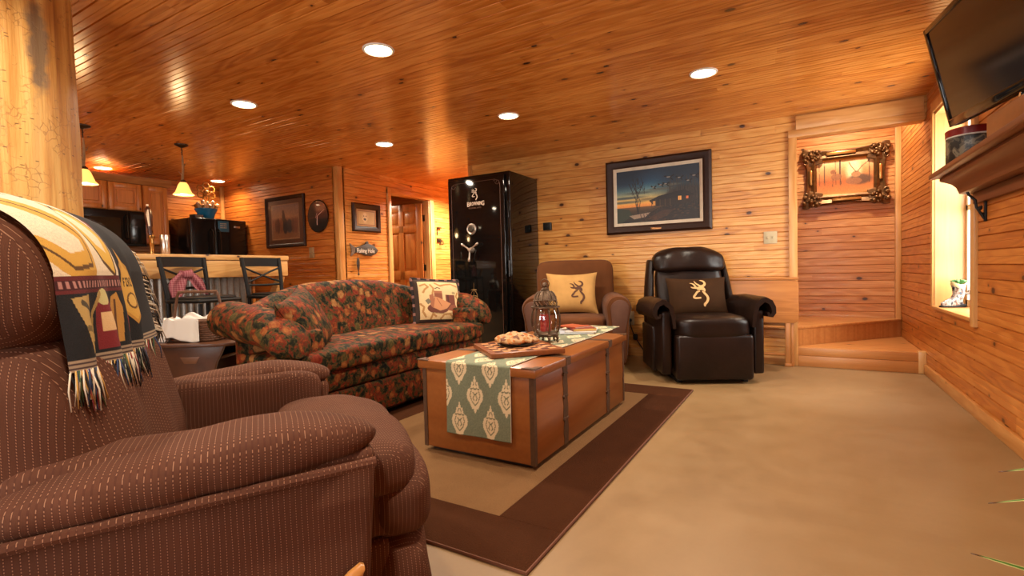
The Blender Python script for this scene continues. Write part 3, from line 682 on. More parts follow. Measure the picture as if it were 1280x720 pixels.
# ------------------------------------------------------------------ floral sofa (local -y is its front)
def floral():
    g = G('autumn_floral_upholstery'); o = g.obj()
    wob = g.n('ShaderNodeTexNoise', {'Vector': o, 'Scale': 7.0, 'Detail': 3.0}).outputs['Color']
    vm = g.n('ShaderNodeVectorMath', {0: o, 1: g.n('ShaderNodeVectorMath', {0: wob, 3: .05}, operation='SCALE').outputs[0]}, operation='ADD').outputs[0]
    sp = g.sep(vm); st = g.comb(g.math('MULTIPLY', sp[0], 1.0), g.math('MULTIPLY', sp[1], .85), g.math('MULTIPLY', sp[2], .85))
    n1 = g.noise(st, 20, 4, .65, .6); n2 = g.noise(st, 55, 3, .6)
    c = g.ramp(g.math('ADD', g.math('MULTIPLY', n1, .75), g.math('MULTIPLY', n2, .3)), [(.38, (.006, .006, .004)), (.455, (.016, .017, .007)), (.50, (.045, .040, .014)), (.53, (.12, .07, .022)), (.56, (.14, .018, .009)), (.63, (.27, .055, .016)), (.72, (.38, .16, .04))])
    # blossoms
    for sc, th, sel, ca, cb in ((13.0, .42, .40, (.15, .012, .008), (.27, .05, .018)), (12.5, .40, .42, (.05, .05, .016), (.16, .11, .035)), (15.0, .42, .34, (.38, .15, .042), (.24, .055, .015)), (12.5, .40, .22, (.43, .22, .08), (.30, .11, .03))):
        v = g.n('ShaderNodeTexVoronoi', {'Vector': st, 'Scale': sc}); cr = g.sep(v.outputs['Color'])
        d = g.math('ADD', v.outputs['Distance'], g.math('MULTIPLY_ADD', n2, .42, -.21))
        f = g.math('MULTIPLY', g.n('ShaderNodeMapRange', {0: d, 1: th*.75, 2: th, 3: 1.0, 4: 0.0}).outputs[0], g.math('LESS_THAN', cr[1], sel))
        pet = g.math('MULTIPLY_ADD', g.math('SINE', g.math('MULTIPLY', d, 26.0)), .22, g.math('MULTIPLY_ADD', g.noise(st, 55, 2), 1.8, -.40))
        c = g.mix(f, c, g.mix(pet, ca+(1,), cb+(1,)))
    g.bump(g.noise(o, 300, 2), .25, .002)
    c = g.mix(1.0, c, (.70, .66, .60, 1), 'MULTIPLY')
    return g.done(c, .7, Specular_IOR_Level=.12)
FLO = floral()
sofa = thing('sofa', 'long camelback sofa in autumn floral upholstery between the trunk and the bar', 'sofa', (-2.84, 2.765, 0), math.radians(90))
HL = 1.04
def crest(x): return .945-.17*(abs(x)/HL)**2.4
bk = MB(); rings = []; HL = .925
for i in range(61):
    x = -HL-.06+(2*HL+.12)*i/60; ax = min(1, abs(x)/HL); c = crest(x); fwd = -.17*ax**3
    endk = max(.10, 1-max(0, (abs(x)-HL+.06)/.12)**2)
    P = []
    prof = [(.16, .06), (.12, .40), (.10, .52), (.125, .66), (.16, .78), (.185, .86), (.22, .915), (.28, .945), (.34, .925), (.385, .86), (.40, .70), (.405, .40), (.40, .06)]
    for y, z in prof:
        zz = z if z < .5 else .5+(z-.5)*(c-.5)/.445
        yy = .28+(y-.28)*endk
        P.append(wr(Vector((x, yy+fwd*(1 if z > .3 else .4), zz)), .006, 5))
    rings.append(P)
bk.loft(rings); bk.build('backrest', FLO, sofa, sub=1)
for sg in (-1, 1):
    am = MB(); rings = []
    for i in range(26):
        t = i/25; y = .26-.70*t
        zc = .715-.075*t-.07*max(0, t-.7)/.3; r = .125*(1-.5*max(0, (t-.84)/.16)**2); xc = sg*(.94+.03*t)
        ring = []
        for k in range(22):
            a = 2*PI*k/22; ring.append(wr(Vector((xc+r*1.12*math.cos(a), y, zc+r*.92*math.sin(a))), .006, 6))
        rings.append(ring)
    am.loft(rings)
    am.box((sg*.83-.07, -.40, .06), (sg*.83+.07, .3, .66), .03, seg=3)
    am.build('armrest', FLO, sofa)
cu = MB()
def cfn(p):
    q = wr(p, .006, 5, 1); q.z += .02*max(0, 1-(q.x/1.0)**2); return q
cu.puff((0, -.165, .455), (1.98, .62, .155), 6, 22, fn=cfn); cu.build('seat_cushion', FLO, sofa)
rl = MB(); rl.box((-.90, -.43, .275), (.90, .2, .405), .022, seg=3); rl.build('upper_rail', FLO, sofa)
rl = MB(); rl.box((-.89, -.425, .055), (.89, .2, .27), .022, seg=3); rl.build('lower_rail', FLO, sofa)
lgm = plain('dark_walnut', (.045, .016, .007, 1), .4, 0, .2)
for x in (-.86, .86):
    for y in (-.27, .30):
        mb = MB(); mb.lathe([(.02, 0), (.028, .03), (.026, .07)], 14, tf((x, y, 0))); mb.build('leg', lgm, sofa)
def pil(name, label, loc, rot, W, H, T, mat, n=30, ears=.07, cat='pillow'):
    mb, fr_, sh, th = pillow(W, H, T, n, ears)
    o = mb.build(name, mat, auto=False); o.location = loc; o.rotation_euler = rot
    return tag(o, label, cat), fr_, sh, th
pil('throw_pillow', 'floral pillow matching the sofa, leaning in its near arm corner', (-2.63, 2.02, .685), (math.radians(-26), math.radians(-12), math.radians(128)), .25, .205, .09, FLO)
# tapestry pillow: boots and hat picture with a dark rope edge
tp, tf_, sh_, th_ = pil('throw_pillow', 'cream picture pillow with cowboy hat motif and dark rope edge on the sofa', (-2.76, 3.475, .715), (math.radians(-16), math.radians(4), math.radians(66)), .235, .205, .075, plain('pillow_back', (.04, .02, .012, 1), .9), ears=.05)
cv = Canvas(120, 110, (208, 178, 128)); cv.speck(.05)
for pts in ([(.05, .12), (.16, .08), (.22, .16), (.14, .22), (.10, .30)], [(.02, .6), (.09, .68), (.06, .8), (.12, .92)], [(.40, .05), (.52, .12), (.66, .08), (.8, .06), (.96, .12)], [(.95, .3), (.90, .4), (.96, .5)], [(.24, .98), (.28, .86), (.36, .92)], [(.48, .98), (.56, .88), (.70, .86), (.80, .97)], [(.28, .10), (.34, .2), (.30, .34)]): cv.line(pts, .024, (164, 118, 66))
cv.ell(.42, .72, .26, .14, (100, 50, 34)); cv.rect(.34, .26, .54, .52, (126, 70, 46)); cv.rect(.34, .26, .54, .33, (150, 92, 62)); cv.line([(.38, .20), (.44, .17), (.50, .20)], .012, (70, 50, 40))
cv.rect(.62, .36, .86, .66, (106, 52, 36)); cv.rect(.66, .36, .70, .66, (74, 34, 26)); cv.ell(.84, .31, .05, .04, (150, 130, 90))
cv.poly([(.60, .66), (.86, .62), (.92, .76), (.88, .82), (.62, .76)], (128, 70, 46)); cv.poly([(.22, .38), (.32, .34), (.36, .62), (.30, .72), (.24, .66)], (150, 92, 62))
cv.poly([(.36, .42), (.44, .44), (.74, .60), (.62, .74), (.42, .80), (.30, .72)], (188, 128, 84)); cv.line([(.30, .72), (.46, .80), (.64, .74), (.75, .60)], .014, (96, 50, 34)); cv.line([(.40, .46), (.50, .66)], .01, (140, 84, 56))
cv.poly([(.12, .52), (.20, .46), (.26, .56), (.18, .62)], (110, 100, 80)); cv.line([(.3, .84), (.5, .86), (.8, .84), (.9, .80)], .012, (160, 130, 84))
art_sheet('picture_panel', cv, lambda u, v: (lambda p: tf_(p[0], p[1]))(((u-.5)*2*.195, (.5-v)*2*.168)), attr_mat('tapestry_picture', .85, .3), tp)
rp = MB(); N_ = 64
edge = []
for k in range(N_):
    t = k/N_*4; sidei = int(t); q = (t-sidei)*2-1
    u, v = [(q, -1), (1, q), (-q, 1), (-1, -q)][sidei]; x, z = sh_(u, v); edge.append((x, 0, z))
for k in range(N_): rp.tube([edge[k], edge[(k+1) % N_]], .014, 8, mi=0 if k % 3 else 1)
rp.build('rope_edge', [plain('rope_dark', (.014, .009, .008, 1), .9), plain('rope_rose', (.24, .10, .075, 1), .9)], tp)
# ------------------------------------------------------------------ trunk used as coffee table
TW = pine('trunk_wood', 'y', 'z', board=4, light=(.275, .088, .020), mid=(.23, .069, .014), dark=(.165, .045, .009), knots=.06, seg=9, rough=.28, ring=.4)
STR = plain('aged_strap_metal', (.10, .045, .018, 1), .5, .35, .35, 40, bump=.3)
trk = thing('trunk', 'wide reddish brown wooden trunk with metal straps used as coffee table on the rug', 'trunk', (-1.415, 2.75, .0135), math.radians(-.8))
hw, hl = .338, .672
mb = MB(); mb.box((-hw, -hl, .022), (hw, hl, .445), .006); mb.build('body', TW, trk)
mb = MB(); mb.box((-hw-.022, -hl-.02, .447), (hw+.022, hl+.02, .492), .006); mb.build('lid', TW, trk)
mb = MB(); mb.box((-hw+.03, -hl+.03, 0), (hw-.03, hl-.03, .022), .003); mb.build('plinth', plain('plinth_dark', (.02, .01, .006, 1), .6), trk)
for y in (-.315, .345):
    mb = MB()
    for sg in (-1, 1):
        x = sg*hw; pts = [(y-.027+.004*math.sin(i*2.1), .022+.423*i/14) for i in range(15)]+[(y+.027+.004*math.sin(i*1.7+1), .022+.423*(14-i)/14) for i in range(15)]
        mb.prism(pts, x-.003, x+.003, 'yz')
        mb.box((sg*(hw+.022)-.003, y-.028, .450), (sg*(hw+.022)+.003, y+.028, .494))
        for z in (.16, .28, .40): mb.tube([(x-.010, y-.022, z), (x+.010*1, y-.022, z)], .011, 10); mb.box((x-.006, y-.034, z-.006), (x+.006, y+.030, z+.006), .002)
    mb.box((-hw-.023, y-.028, .4905), (hw+.023, y+.028, .4935)); mb.build('strap', STR, trk)
for sx in (-1, 1):
    for sy in (-1, 1):
        mb = MB(); x, y = sx*hw, sy*hl
        mb.prism([(x+sx*.003, y+sy*.003), (x-sx*.022, y+sy*.003), (x-sx*.022, y-sy*.001), (x-sx*.001, y-sy*.001), (x-sx*.001, y-sy*.022), (x+sx*.003, y-sy*.022)], .022, .445, 'xy'); mb.build('corner_strip', STR, trk)
        mb = MB(); X, Y = sx*(hw+.022), sy*(hl+.02)
        mb.prism([(X+sx*.002, Y+sy*.002), (X-sx*.075, Y+sy*.002), (X-sx*.06, Y-sy*.028), (X-sx*.03, Y-sy*.03), (X-sx*.028, Y-sy*.06), (X+sx*.002, Y-sy*.07)], .490, .4945, 'xy'); mb.build('lid_corner', STR, trk)
# table runner: sage cloth with cream medallions
RWd = .385; TOPZ = .013+.4965
def runner_pt(u, v):
    L = v*2.12; x = -1.398+(u-.5)*RWd; y0 = 2.066
    d = L-.383
    if d < -.02: y = y0-.010-.004*math.sin(u*9)*min(1, -d*6); z = TOPZ+d+.012
    elif d < .03:
        a = (d+.02)/.05*PI/2; y = y0-.010+.024*(1-math.cos(a))*1.0; z = TOPZ-.008+.010*math.sin(a)
    else: y = y0+.014+(d-.03); z = TOPZ+.002
    z = max(z, 0); x += .004*math.sin(L*5)
    return (x+(0.0), y, z)
cv = Canvas(100, 520, (112, 117, 92)); cv.speck(.07)
def medal(x, y, s, c=(212, 190, 150)):
    ax = cv.h/cv.w*RWd/2.12     # keep round in cloth space
    k = 2.12/RWd
    X = lambda p: x+p*s*k; Y = lambda q: y+q*s
    out = [(0, -1.0), (.10, -.72), (.20, -.70), (.30, -.45), (.44, -.28), (.50, .02), (.42, .28), (.28, .36), (.22, .52), (.18, .70), (.09, .72), (0, 1.05)]
    pl = [(X(p), Y(q)) for p, q in out]+[(X(-p), Y(q)) for p, q in reversed(out)]
    cv.poly(pl, c)
    for sg in (-1, 1):
        cv.line([(X(0), Y(-.55)), (X(sg*.20), Y(-.30)), (X(sg*.30), Y(-.02)), (X(sg*.22), Y(.22))], .0013, (112, 108, 80))
        cv.line([(X(sg*.05), Y(.0)), (X(sg*.13), Y(-.16)), (X(sg*.05), Y(-.28))], .0013, (112, 108, 80)); cv.line([(X(sg*.24), Y(.32)), (X(sg*.10), Y(.36)), (X(0), Y(.30))], .0016, (112, 108, 80))
        cv.line([(X(sg*.10), Y(.5)), (X(sg*.04), Y(.66))], .0013, (112, 108, 80)); cv.line([(X(0), Y(.02)), (X(sg*.12), Y(.14))], .0013, (112, 108, 80))
row = 0; y = .035
while y < 1.03:
    for x in ((-.02, .46, .94) if row % 2 else (.22, .70, 1.18)): medal(x, y, .046)
    y += .0655; row += 1
rt = art_sheet('table_runner', cv, lambda u, v: runner_pt(u, v), attr_mat('runner_cloth', .8, .35))
md = rt.modifiers.new('solid', 'SOLIDIFY'); md.thickness = .003; md.offset = 1
tag(rt, 'sage green table runner with cream medallions hanging over the near end of the trunk', 'table runner')
mb = MB(); mb.tube([runner_pt(.998, i/60) for i in range(0, 56)], .0028, 6); mb.build('piping', plain('runner_piping', (.62, .55, .42, 1), .8), rt)
# chess board with a patterned pouch on it
CB = thing('chess_board', 'square wooden chess board lying across the runner at the near end of the trunk', 'game board', (-1.375, 2.165, TOPZ+.0075), math.radians(47))
s0 = .415; CBI = Matrix.Translation((-1.375, 2.165, 0)) @ Matrix.Rotation(math.radians(47), 4, 'Z')
mb = MB(); mb.box((0, 0, 0), (s0, s0, .026), .003); mb.build('frame', plain('board_mahogany', (.21, .062, .019, 1), .35, 0, .2, 60), CB)
lt, dk = MB(), MB(); q = (s0-.07)/8
for i in range(8):
    for j in range(8): (lt if (i+j) % 2 else dk).box((.035+i*q, .035+j*q, .0255), (.035+(i+1)*q, .035+(j+1)*q, .0272))
lt.build('light_squares', plain('square_maple', (.60, .27, .10, 1), .35, 0, .12), CB); dk.build('dark_squares', plain('square_rosewood', (.085, .016, .007, 1), .35, 0, .15), CB)
C0 = CBI @ Vector((.21, .24, 0)); PZ = TOPZ+.0355
dsh = thing('shallow_dish', 'dark shallow dish on the chess board under the patterned pouch', 'dish', (C0.x, C0.y, PZ), 0)
mb = MB(); mb.lathe([(.001, .004), (.06, .004), (.105, .013), (.108, .011), (.062, 0), (.001, 0)], 30); mb.build('bowl', plain('dish_dark', (.03, .02, .014, 1), .3), dsh)
pc = MB()
def pouch(p):
    r = math.hypot(p.x, p.y); a = math.atan2(p.y, p.x)
    k = 1+.13*math.sin(3*a+.6)+.06*math.sin(7*a); z = p.z
    q = Vector((p.x*k, p.y*k, z*(1-.5*(r/.13)**1.5)+.018*noise.noise(Vector((p.x*22, p.y*22, 1)))+.008*noise.noise(Vector((p.x*55, p.y*55, 4)))))
    q.z = max(q.z, .006); return q
pc.puff((0, 0, .034), (.235, .20, .072), 2.4, 18, fn=pouch)
def pouch_mat():
    g = G('patterned_pouch'); o = g.obj(); v = g.n('ShaderNodeTexVoronoi', {'Vector': o, 'Scale': 55.0}); cr = g.sep(v.outputs['Color'])
    c = g.ramp(cr[0], [(.2, (.42, .24, .10)), (.40, (.40, .12, .02)), (.55, (.15, .05, .018)), (.68, (.38, .15, .03)), (.82, (.48, .29, .14))], 'CONSTANT'); return g.done(c, .8)
po = pc.build('patterned_pouch', pouch_mat()); po.location = (C0.x, C0.y, PZ+.006); po.rotation_euler = (0, 0, .5); tag(po, 'crumpled tan and orange patterned cloth pouch heaped on the chess board', 'pouch')
# remote control
rm = thing('remote_control', 'black remote control on the sofa side of the trunk behind the chess board', 'remote', (-1.70, 3.10, TOPZ-.003), math.radians(20))
mb = MB(); mb.box((-.025, -.09, 0), (.025, .09, .02), .006, seg=3); mb.build('body', BLKPL, rm)
mb = MB()
for i in range(5):
    for j in range(3): mb.box((-.018+j*.013, -.07+i*.024, .0195), (-.009+j*.013, -.058+i*.024, .0225), .001)
mb.build('buttons', plain('remote_keys', (.30, .31, .33, 1), .5), rm)
# metal lantern with a red candle
ANT = plain('antique_tin', (.125, .075, .042, 1), .5, .55, .3, 50, bump=.2)
ln = thing('lantern', 'weathered metal lantern with pierced dome and red candle on the trunk', 'lantern', (-1.385, 2.835, TOPZ+.0085), .2)
mb = MB(); mb.lathe([(.001, .050), (.078, .050), (.084, .044), (.078, .036), (.001, .034)], 6); mb.lathe([(.001, .066), (.070, .066), (.078, .050), (.001, .05)], 24); mb.build('base', ANT, ln)
for k in range(6):
    a = 2*PI*k/6; c, s_ = math.cos(a), math.sin(a); mb = MB()
    mb.tube([(c*.066, s_*.066, .040), (c*.076, s_*.076, .022), (c*.070, s_*.070, .008), (c*.080, s_*.080, .0005)], [.012, .009, .006, .009], 8); mb.build('foot', ANT, ln)
    mb = MB(); mb.tube([(c*r, s_*r, z) for r, z in ((.076, .060), (.088, .09), (.094, .125), (.092, .165), (.080, .205), (.073, .22))], [.006]*6, 6); mb.tube([(c*r+.0*s_, s_*r, z) for r, z in ((.092, .19), (.080, .178), (.084, .17))], .0035, 5); mb.build('rib', ANT, ln)
mb = MB(); mb.lathe([(.072, .062), (.084, .09), (.089, .125), (.087, .165), (.076, .205), (.070, .216)], 30, caps=False); mb.build('glass', thin_glass('lantern_glass', (.86, .82, .78, 1), .10), ln)
cd = MB(); cd.lathe([(.001, .066), (.034, .066), (.035, .07), (.035, .168), (.030, .172), (.020, .165), (.001, .164)], 24); cd.tube([(0, 0, .163), (.002, 0, .18)], .0015, 5)
cd.build('candle', plain('red_wax', (.42, .022, .03, 1), .45, Subsurface_Weight=.15), ln)['label'] = 'red candle'
mb = MB(); mb.lathe([(.073, .214), (.092, .216), (.092, .224), (.073, .226)], 24, caps=False)
for k in range(16):
    a0, a1 = 2*PI*k/16, 2*PI*(k+1)/16
    for p, q in ((a0, a1), (a1, a0)): mb.tube([(.074*math.cos(p), .074*math.sin(p), .228), (.076*math.cos((p+q)/2), .076*math.sin((p+q)/2), .245), (.072*math.cos(q), .072*math.sin(q), .262)], .0028, 4)
mb.lathe([(.073, .260), (.078, .263), (.072, .267), (.068, .262)], 24, caps=False); mb.build('pierced_band', ANT, ln)
mb = MB()
mb.lathe([(.070, .264), (.066, .282), (.054, .303), (.038, .318), (.024, .325), (.028, .332), (.016, .337), (.012, .343)], 24, caps=False)
for k in range(12):
    a = 2*PI*k/12; mb.tube([(math.cos(a)*r, math.sin(a)*r, z) for r, z in ((.071, .264), (.068, .283), (.056, .305), (.040, .320))], [.005, .006, .005, .003], 5)
mb.sphere((0, 0, .357), .018); mb.build('dome', ANT, ln)
mb = MB(); mb.tube([(.028*math.cos(2*PI*k/20), 0, .366+.030*math.sin(2*PI*k/20)) for k in range(20)], .003, 6, loop=True); mb.build('ring_handle', ANT, ln)
# magazines and a book
def mag(name, label, loc, rz, w, l, h, cover, cat, page=(.70, .66, .56, 1)):
    t = thing(name, label, cat, loc, rz)
    mb = MB(); mb.box((-w/2+.002, -l/2+.002, .001), (w/2-.002, l/2-.002, h-.001), .0008); mb.build('pages', plain('paper_'+name, page, .7), t)
    mb = MB(); mb.box((-w/2, -l/2, 0), (w/2, l/2, .0012)); mb.box((-w/2, -l/2, h-.0012), (w/2, l/2, h)); mb.box((-w/2, -l/2, 0), (-w/2+.0012, l/2, h)); mb.build('cover', cover, t); return t
mag('magazine', 'glossy magazine with pale cover at the bottom of the pile beside the lantern', (-1.40, 3.36, TOPZ+.0075), .45, .24, .30, .007, plain('cover_blue', (.45, .50, .56, 1), .3), 'magazine')
mag('magazine', 'thin white magazine second from the bottom, sticking out right of the pile', (-1.365, 3.39, TOPZ+.0150), .30, .22, .29, .006, plain('cover_white', (.66, .64, .58, 1), .3, 0, .3, 8), 'magazine')
mag('book', 'yellow edged hardback lying near the top of the magazine pile', (-1.375, 3.40, TOPZ+.0212), .62, .17, .24, .018, plain('cover_maroon', (.22, .035, .02, 1), .4), 'book', (.68, .42, .12, 1))
mag('book', 'slim red and orange booklet topmost of the pile beside the lantern', (-1.43, 3.40, TOPZ+.0395), 1.1, .15, .21, .007, plain('cover_red', (.42, .07, .03, 1), .35, 0, .5, 14), 'book')
# ------------------------------------------------------------------ rust armchair (front is local -y)
MF = plain('rust_microfibre', (.120, .040, .0115, 1), .85, 0, .22, 6, bump=.12, Sheen_Weight=.05, Specular_IOR_Level=.15)
ac = thing('armchair', 'rust brown upholstered armchair with rolled arms between the safe and the leather recliner', 'armchair', (-1.945, 4.68, 0), math.radians(23))
mb = MB()
def abk(p):
    q = lean(p, -.20, .45); q.x *= 1+.05*(q.z-.6); return wr(q, .006, 5)
mb.puff((0, .26, .70), (.80, .25, .74), 8, 16, fn=abk); mb.build('backrest', MF, ac)
mb = MB(); mb.puff((0, -.08, .44), (.60, .66, .17), 5, 14, fn=lambda p: wr(p, .006, 5)); mb.build('seat_cushion', MF, ac)
mb = MB(); mb.box((-.32, -.38, .06), (.32, .34, .36), .03, seg=3); mb.build('base', MF, ac)
for sg in (-1, 1):
    mb = MB(); rings = []
    pf = []
    for k in range(25):
        a = -PI*.42+k/24*PI*1.40 if sg > 0 else 0
    for i in range(18):
        t = i/17; y = -.43+.72*t; e = 1-.12*max(0, 1-t*9)**2
        ring = []
        for k in range(28):
            a = 2*PI*k/28; r = .125*e
            x = sg*.39+r*math.cos(a)*.98; z = .60+r*math.sin(a)*1.0
            if math.sin(a) < 0: # body under the roll
                x = sg*.385+.105*e*math.copysign(abs(math.cos(a))**.4, math.cos(a)); z = .60+(.53*math.sin(a))*1.0
            ring.append(wr(Vector((x, y, z)), .004, 6))
        rings.append(ring)
    mb.loft(rings); a_ = mb.build('armrest', MF, ac)
    mb = MB(); pl = [(sg*.40+.085*math.cos(a), .595+.085*math.sin(a)) for a in [PI*k/14 for k in range(15)]]+[(sg*.39-.06, .40), (sg*.385-.055, .10), (sg*.385+.055, .10), (sg*.39+.06, .40)]
    mb.prism(pl, -.444, -.425, 'xz', bev=.008); mb.build('front_panel', plain('rust_facing', (.105, .038, .018, 1), .8, 0, .15), a_)
for x in (-.36, .36):
    for y in (-.34, .30): mb = MB(); mb.lathe([(.02, 0), (.026, .03), (.024, .07)], 12, tf((x, y, 0))); mb.build('leg', lgm, ac)
def place(root, x, y, z): return Matrix.Translation(root.location) @ Matrix.Rotation(root.rotation_euler.z, 4, 'Z') @ Vector((x, y, z))
EMB_D = plain('emblem_brown', (.085, .028, .010, 1), .8); EMB_L = plain('emblem_tan', (.62, .36, .14, 1), .7)
gp, gf, _, _ = pil('throw_pillow', 'golden suede pillow with dark antlered emblem on the rust armchair', place(ac, -.035, .045, .727), (math.radians(-20), 0, math.radians(23)), .262, .222, .085, plain('gold_suede', (.50, .275, .088, 1), .85, 0, .2, 8, bump=.15, Specular_IOR_Level=.15), ears=.11)
emblem_mb(lambda x, y, l: gf(x*.24+.055, y*.24-.015, .004)).build('emblem', EMB_D, gp, norm=False)
# ------------------------------------------------------------------ dark leather recliner
def leather():
    g = G('dark_leather'); o = g.obj(); n = g.noise(o, 4, 4); 
    g.bump(g.math('ADD', g.noise(o, 12, 3), g.math('MULTIPLY', g.noise(o, 160, 2), .25)), .22, .012)
    return g.done(g.ramp(n, [(.3, (.007, .003, .0018)), (.7, (.018, .008, .005))]), .34, Specular_IOR_Level=.28)
LE = leather()
lr = thing('recliner', 'dark brown leather recliner with curled arms in front of the folded wooden table', 'recliner', (-.762, 4.69, 0), math.radians(26))
mb = MB()
mb.puff((0, -.12, .455), (.63, .62, .20), 5, 16, fn=lambda p: wr(p, .004, 4)); mb.build('seat', LE, lr)
mb = MB(); mb.box((-.31, -.425, .032), (.31, -.30, .405), .03, seg=4); mb.box((-.29, -.32, .03), (.29, .30, .38), .02); mb.build('footrest', LE, lr)
mb = MB()
def lb(p): return wr(lean(p, -.24, .45), .006, 5)
mb.puff((0, .25, .70), (.62, .20, .64), 5, 16, fn=lb); mb.build('backrest', LE, lr)
mb = MB()
def lh(p):
    q = p.copy(); q.z += .035*(1-(q.x/.33)**2); q.y += -.012*abs(math.sin(q.x*9+.6))*max(0, -(q.y-.28)/.12); return wr(lean(q, -.24, .45), .008, 7)
mb.puff((0, .215, 1.005), (.66, .24, .24), 3.4, 18, fn=lh); mb.build('headrest', LE, lr)
for sg in (-1, 1):
    mb = MB(); rings = []
    for i in range(16):
        t = i/15; z = .45+.58*t; hw2 = .06*(1-.25*t); xc = sg*(.375-.045*t**2)
        rings.append([Vector((xc+hw2*math.cos(a)*.8, .30-(-.24)*0+.24*(z-.45)+.13*math.sin(a)*(1-.3*t), z+.0)) for a in [2*PI*k/16 for k in range(16)]])
    rings.append([Vector((p.x*.98, .46+(p.y-.46)*.5, 1.045)) for p in rings[-1]])
    mb.loft(rings); mb.build('back_wing', LE, lr)
    mb = MB()
    mb.box((sg*.33-(.0 if sg > 0 else .085), -.36, .07), (sg*.33+(.085 if sg > 0 else 0), .36, .60), .02, seg=3)
    mb.box((sg*.31, -.10, .05), (sg*.44, .34, .45), .02, seg=3); sidep = mb.build('side_panel', LE, lr)
    mb = MB(); rings = []
    for i in range(24):
        t = i/23; y = -.40+.74*t
        sec = []
        # arm pad cross-section: sheet that rises over the side and curls outwards
        path = [(.315, .46), (.325, .56), (.345, .635), (.385, .675), (.41, .682), (.448, .662), (.470, .62), (.474, .578), (.458, .553), (.436, .556), (.428, .580)]
        thk = [.03, .042, .05, .055, .056, .055, .05, .046, .04, .032, .02]
        k_ = 1-.25*max(0, 1-t*8)**2
        n = len(path); L_, R_ = [], []
        for j in range(n):
            d = Vector(path[min(j+1, n-1)])-Vector(path[max(j-1, 0)]); d.normalize(); nn = Vector((-d.y, d.x))*thk[j]/2*k_
            c_ = Vector(path[j]); L_.append(c_+nn); R_.append(c_-nn)
        rings.append([wr(Vector((sg*p.x, y, p.y-.05*max(0, t-.6))), .003, 8) for p in L_+R_[::-1]])
    mb.loft(rings); mb.build('armrest', LE, lr)
for sg in (-1, 1): mb = MB(); mb.box((sg*.27-.02, -.34, 0), (sg*.27+.02, .32, .032), .004); mb.build('base_runner', BLACK, lr)
bp, bf, _, _ = pil('throw_pillow', 'dark brown suede pillow with pale antlered emblem on the leather recliner', place(lr, -.01, .025, .690), (math.radians(-18), 0, math.radians(26)), .265, .185, .075, plain('brown_suede', (.040, .017, .006, 1), .85, 0, .25, 8, bump=.15, Specular_IOR_Level=.12))
emblem_mb(lambda x, y, l: bf(x*.245+.005, y*.245+.02, .004)).build('emblem', EMB_L, bp, norm=False)
# ------------------------------------------------------------------ black safe
SX0, SX1, SY0, SY1, SH = -3.545, -2.71, 4.69, 5.405, 2.068
SAFE = plain('safe_black_enamel', (.0035, .0032, .003, 1), .06, 0, .1)
PIN = plain('pinstripe_bronze', (.16, .075, .045, 1), .4, .4); SILV = plain('satin_silver', (.62, .50, .40, 1), .3, .8, .05)
sf = thing('safe', 'tall glossy black gun safe with three-spoke handle against the back wall', 'safe', (SX0, SY0, 0))
SWd, SDp = SX1-SX0, SY1-SY0
mb = MB(); mb.box((0, .045, .03), (SWd, SDp, SH), .012, seg=3); mb.box((.03, .08, 0), (SWd-.03, SDp-.03, .04)); mb.build('body', SAFE, sf)
mb = MB(); mb.box((.035, -.004, .075), (SWd-.045, .05, SH-.035), .010, seg=3); dr = mb.build('door', SAFE, sf)
mb = MB()
for z in (.35, 1.0, 1.65): mb.tube([(SWd-.022, .028, z-.09), (SWd-.022, .028, z+.09)], .014, 12)
mb.build('hinges', SAFE, sf)
mb = MB(); a, b, c, d = .085, SWd-.095, .13, SH-.085
for p, q in (((a, c+.06), (a, d-.06)), ((b, c+.06), (b, d-.06)), ((a+.06, c), (b-.06, c)), ((a+.06, d), (b-.06, d))): mb.tube([(p[0], -.005, p[1]), (q[0], -.005, q[1])], .0022, 6)
for x, z, sx, sz in ((a, d, 1, -1), (b, d, -1, -1), (a, c, 1, 1), (b, c, -1, 1)):
    mb.tube([(x+sx*(.03+.03*math.cos(t)*(1-.1*t)), -.005, z+sz*(.03+.03*math.sin(t)*(1-.1*t))) for t in [i*.35 for i in range(20)]], .0022, 6)
    mb.tube([(x, -.005, z+sz*.06), (x+sx*.012, -.005, z+sz*.02), (x+sx*.05, -.005, z+sz*.004), (x+sx*.085, -.005, z+sz*.018)], .0022, 6)
mb.build('pinstripe', PIN, dr)
EMBS = plain('emblem_cream', (.72, .52, .38, 1), .5)
def on_door(x, z): return (x, -.0065, z)
LX, LZ = .405, 1.845
emblem_mb(lambda x, y, l: on_door(LX+x*.135, LZ+y*.135)).build('emblem', EMBS, dr, norm=False)
t1 = MB(); xx = -.105
for ch, sz in zip('BROWNING', (.058, .045, .045, .045, .045, .045, .045, .058)):
    w = {'B': .031, 'R': .027, 'O': .029, 'W': .037, 'N': .029, 'I': .013, 'G': .031}[ch]*(1.15 if sz > .05 else 1)
    g_ = text_mb(ch, sz*1.25, .0012, .0016, .86); gw = max(p[0] for p in g_.v)-min(p[0] for p in g_.v); gk = (w-.0035)/max(gw, .006) if ch != 'I' else .9; map_mb(g_, lambda x, y, z: (LX+xx+w/2+x*gk, -.006-z, 1.738+y-.0 if sz < .05 else 1.735+y)); t1.add(g_.v, g_.f, None, False); xx += w
t1.build('lettering', EMBS, dr)
t2 = map_mb(text_mb('PROSTEEL SAFES', .023, .0008, .0002, 1.0), lambda x, y, z: (LX+x, -.006-z, 1.692+y)); t2.build('small_lettering', PIN, dr)
mb = MB(); My = Matrix.Translation((.355, -.004, 1.457)) @ Matrix.Rotation(PI/2, 4, 'X')
mb.lathe([(.001, .0), (.062, 0), (.062, .012), (.055, .016), (.050, .013)], 30, My); mb.build('dial_ring', SILV, dr)
